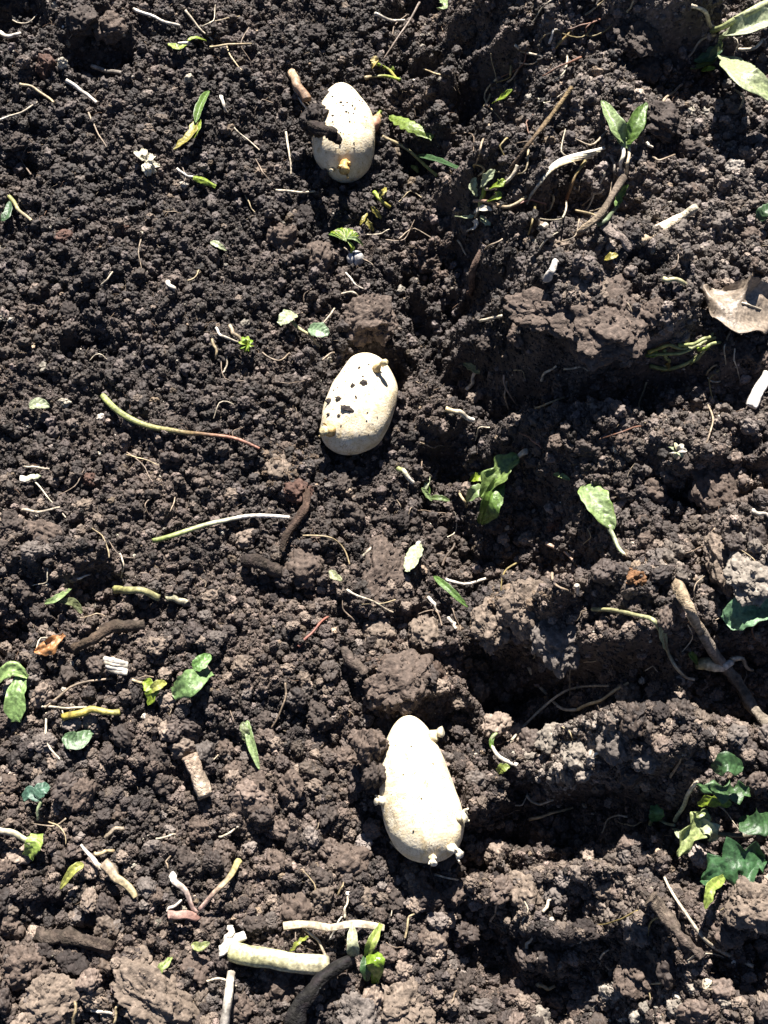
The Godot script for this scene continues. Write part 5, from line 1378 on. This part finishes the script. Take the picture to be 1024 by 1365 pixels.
func _ready():
	rng.seed = 20240
	var cam := Camera3D.new()
	cam.name = "camera"
	cam.fov = FOV
	cam.near = 0.02
	cam.far = 400.0
	cam.position = EYE
	cam.rotation_degrees = Vector3(-PITCH, 0, 0)
	add_child(cam)
	var sky_mat := ProceduralSkyMaterial.new()
	sky_mat.sky_top_color = Color(0.32, 0.42, 0.60)
	sky_mat.sky_horizon_color = Color(0.62, 0.72, 0.84)
	sky_mat.ground_bottom_color = Color(0.10, 0.09, 0.07)
	sky_mat.ground_horizon_color = Color(0.45, 0.47, 0.46)
	sky_mat.sun_angle_max = 1.0
	var sky := Sky.new()
	sky.sky_material = sky_mat
	var env := Environment.new()
	env.background_mode = Environment.BG_SKY
	env.sky = sky
	env.background_energy_multiplier = 0.26
	env.tonemap_mode = Environment.TONE_MAPPER_LINEAR
	env.tonemap_exposure = 3.45
	env.sdfgi_enabled = true
	env.ssao_enabled = true
	env.ssil_enabled = true
	var world := WorldEnvironment.new()
	world.name = "world"
	world.environment = env
	add_child(world)
	var sun := DirectionalLight3D.new()
	sun.name = "sun"
	sun.light_energy = 1.6
	sun.light_color = Color(1.0, 0.975, 0.945)
	sun.light_angular_distance = 0.5
	sun.shadow_enabled = true
	add_child(sun)
	sun.look_at_from_position(Vector3.ZERO, Vector3(-0.02, -0.70, 0.71), Vector3.UP)

	n_broad = noise_of(FastNoiseLite.TYPE_SIMPLEX_SMOOTH, 7.0, 2, 3)
	n_lump = noise_of(FastNoiseLite.TYPE_SIMPLEX_SMOOTH, 28.0, 2, 4)
	n_grain = noise_of(FastNoiseLite.TYPE_SIMPLEX_SMOOTH, 95.0, 3, 5)
	n_ridge = noise_of(FastNoiseLite.TYPE_SIMPLEX_SMOOTH, 20.0, 2, 31)
	n_cell = noise_of(FastNoiseLite.TYPE_CELLULAR, 130.0, 1, 6)
	n_cell.cellular_return_type = FastNoiseLite.RETURN_DISTANCE
	n_tone = noise_of(FastNoiseLite.TYPE_SIMPLEX_SMOOTH, 9.0, 4, 7)
	n_tone2 = noise_of(FastNoiseLite.TYPE_SIMPLEX_SMOOTH, 16.0, 3, 8)
	n_shape = noise_of(FastNoiseLite.TYPE_SIMPLEX_SMOOTH, 1.0, 1, 9)
	n_gran = noise_of(FastNoiseLite.TYPE_CELLULAR, 3.2, 1, 10)
	n_gran.cellular_return_type = FastNoiseLite.RETURN_DISTANCE
	make_textures()
	stalk_mat = plant_mat("stalk", WHITE, false, 0.6)
	wood_mat = plant_mat("wood", WHITE, false, 0.9, 0.3)
	wood_mat.heightmap_texture = soil_relief
	wood_mat.heightmap_scale = 0.12
	for p in [[470, -200], [480, 0], [488, 190], [498, 350], [512, 480], [545, 620], [580, 760], [606, 900], [625, 1060], [640, 1230], [648, 1500]]:
		var q := flat(p[0], p[1], -0.03)
		axis_z.append(q.z)
		axis_x.append(q.x)
	# heaps and hollows: photo x, y, half width, half height, metres
	for b in [
		[790, 452, 125, 95, 0.034], [770, 330, 90, 40, -0.016], [780, 540, 130, 40, -0.020], [560, 400, 60, 95, -0.014], [600, 660, 45, 110, -0.009], [800, 840, 130, 60, 0.022], [760, 925, 130, 45, -0.024], [990, 770, 80, 75, 0.032], [975, 930, 100, 60, -0.03],
		[790, 1005, 130, 50, 0.026], [780, 1090, 140, 42, -0.028], [760, 1200, 120, 60, 0.018], [950, 1130, 90, 70, -0.018], [900, 150, 80, 45, -0.016], [662, 300, 75, 80, 0.016], [860, 70, 90, 50, 0.022], [660, 110, 60, 100, -0.018], [700, 60, 90, 60, 0.014],
		[130, 72, 55, 32, -0.020], [130, 35, 60, 30, 0.010], [25, 30, 45, 40, -0.016], [15, 225, 40, 32, -0.020], [115, 460, 45, 26, -0.013], [130, 790, 45, 40, -0.020], [90, 750, 80, 30, 0.008], [8, 850, 36, 36, -0.020],
		[510, 470, 40, 34, -0.020], [490, 425, 60, 40, 0.012], [600, 960, 60, 50, -0.014], [545, 905, 75, 45, 0.016], [650, 1250, 60, 130, -0.016], [330, 1130, 60, 30, -0.008], [950, 690, 90, 30, -0.014], [950, 650, 110, 50, 0.014],
		[640, 20, 60, 40, 0.016], [650, 150, 60, 60, -0.016], [620, 240, 50, 30, 0.012], [600, 340, 45, 40, -0.014], [640, 400, 40, 30, -0.012], [580, 345, 40, 30, 0.012], [590, 540, 40, 22, 0.012], [592, 590, 40, 26, -0.010], [610, 700, 36, 45, -0.010],
		[585, 840, 45, 22, 0.010], [560, 872, 30, 22, -0.012], [655, 1060, 40, 40, 0.012], [640, 1120, 40, 40, -0.018], [650, 1180, 36, 24, 0.012], [660, 1280, 50, 50, -0.014], [730, 470, 50, 40, 0.012], [540, 470, 28, 40, -0.014],
		[870, 560, 120, 40, -0.016], [1000, 1290, 90, 50, -0.018], [400, 700, 50, 30, 0.006], [510, 770, 70, 45, 0.010], [270, 1010, 60, 50, -0.006], [60, 1230, 80, 36, -0.010], [680, 880, 70, 60, -0.018], [690, 800, 70, 55, 0.020],
	]:
		var p := flat(b[0], b[1], 0.0)
		var w := flat(b[0] + b[2], b[1], 0.0)
		var h0 := flat(b[0], b[1] - b[3], 0.0)
		bumps.append([p.x, p.z, w.x - p.x, p.z - h0.z, b[4] * (1.35 if b[0] > 560 else 1.0)])

	build_ground()
	build_clods()
	build_potatoes()
	build_leaves()
	build_stalks()
	build_bank_roots()
	build_pebbles()
	build_strewn_clods()
	compose_labels()
	build_crumbs(560000)
	build_fibres(7000)
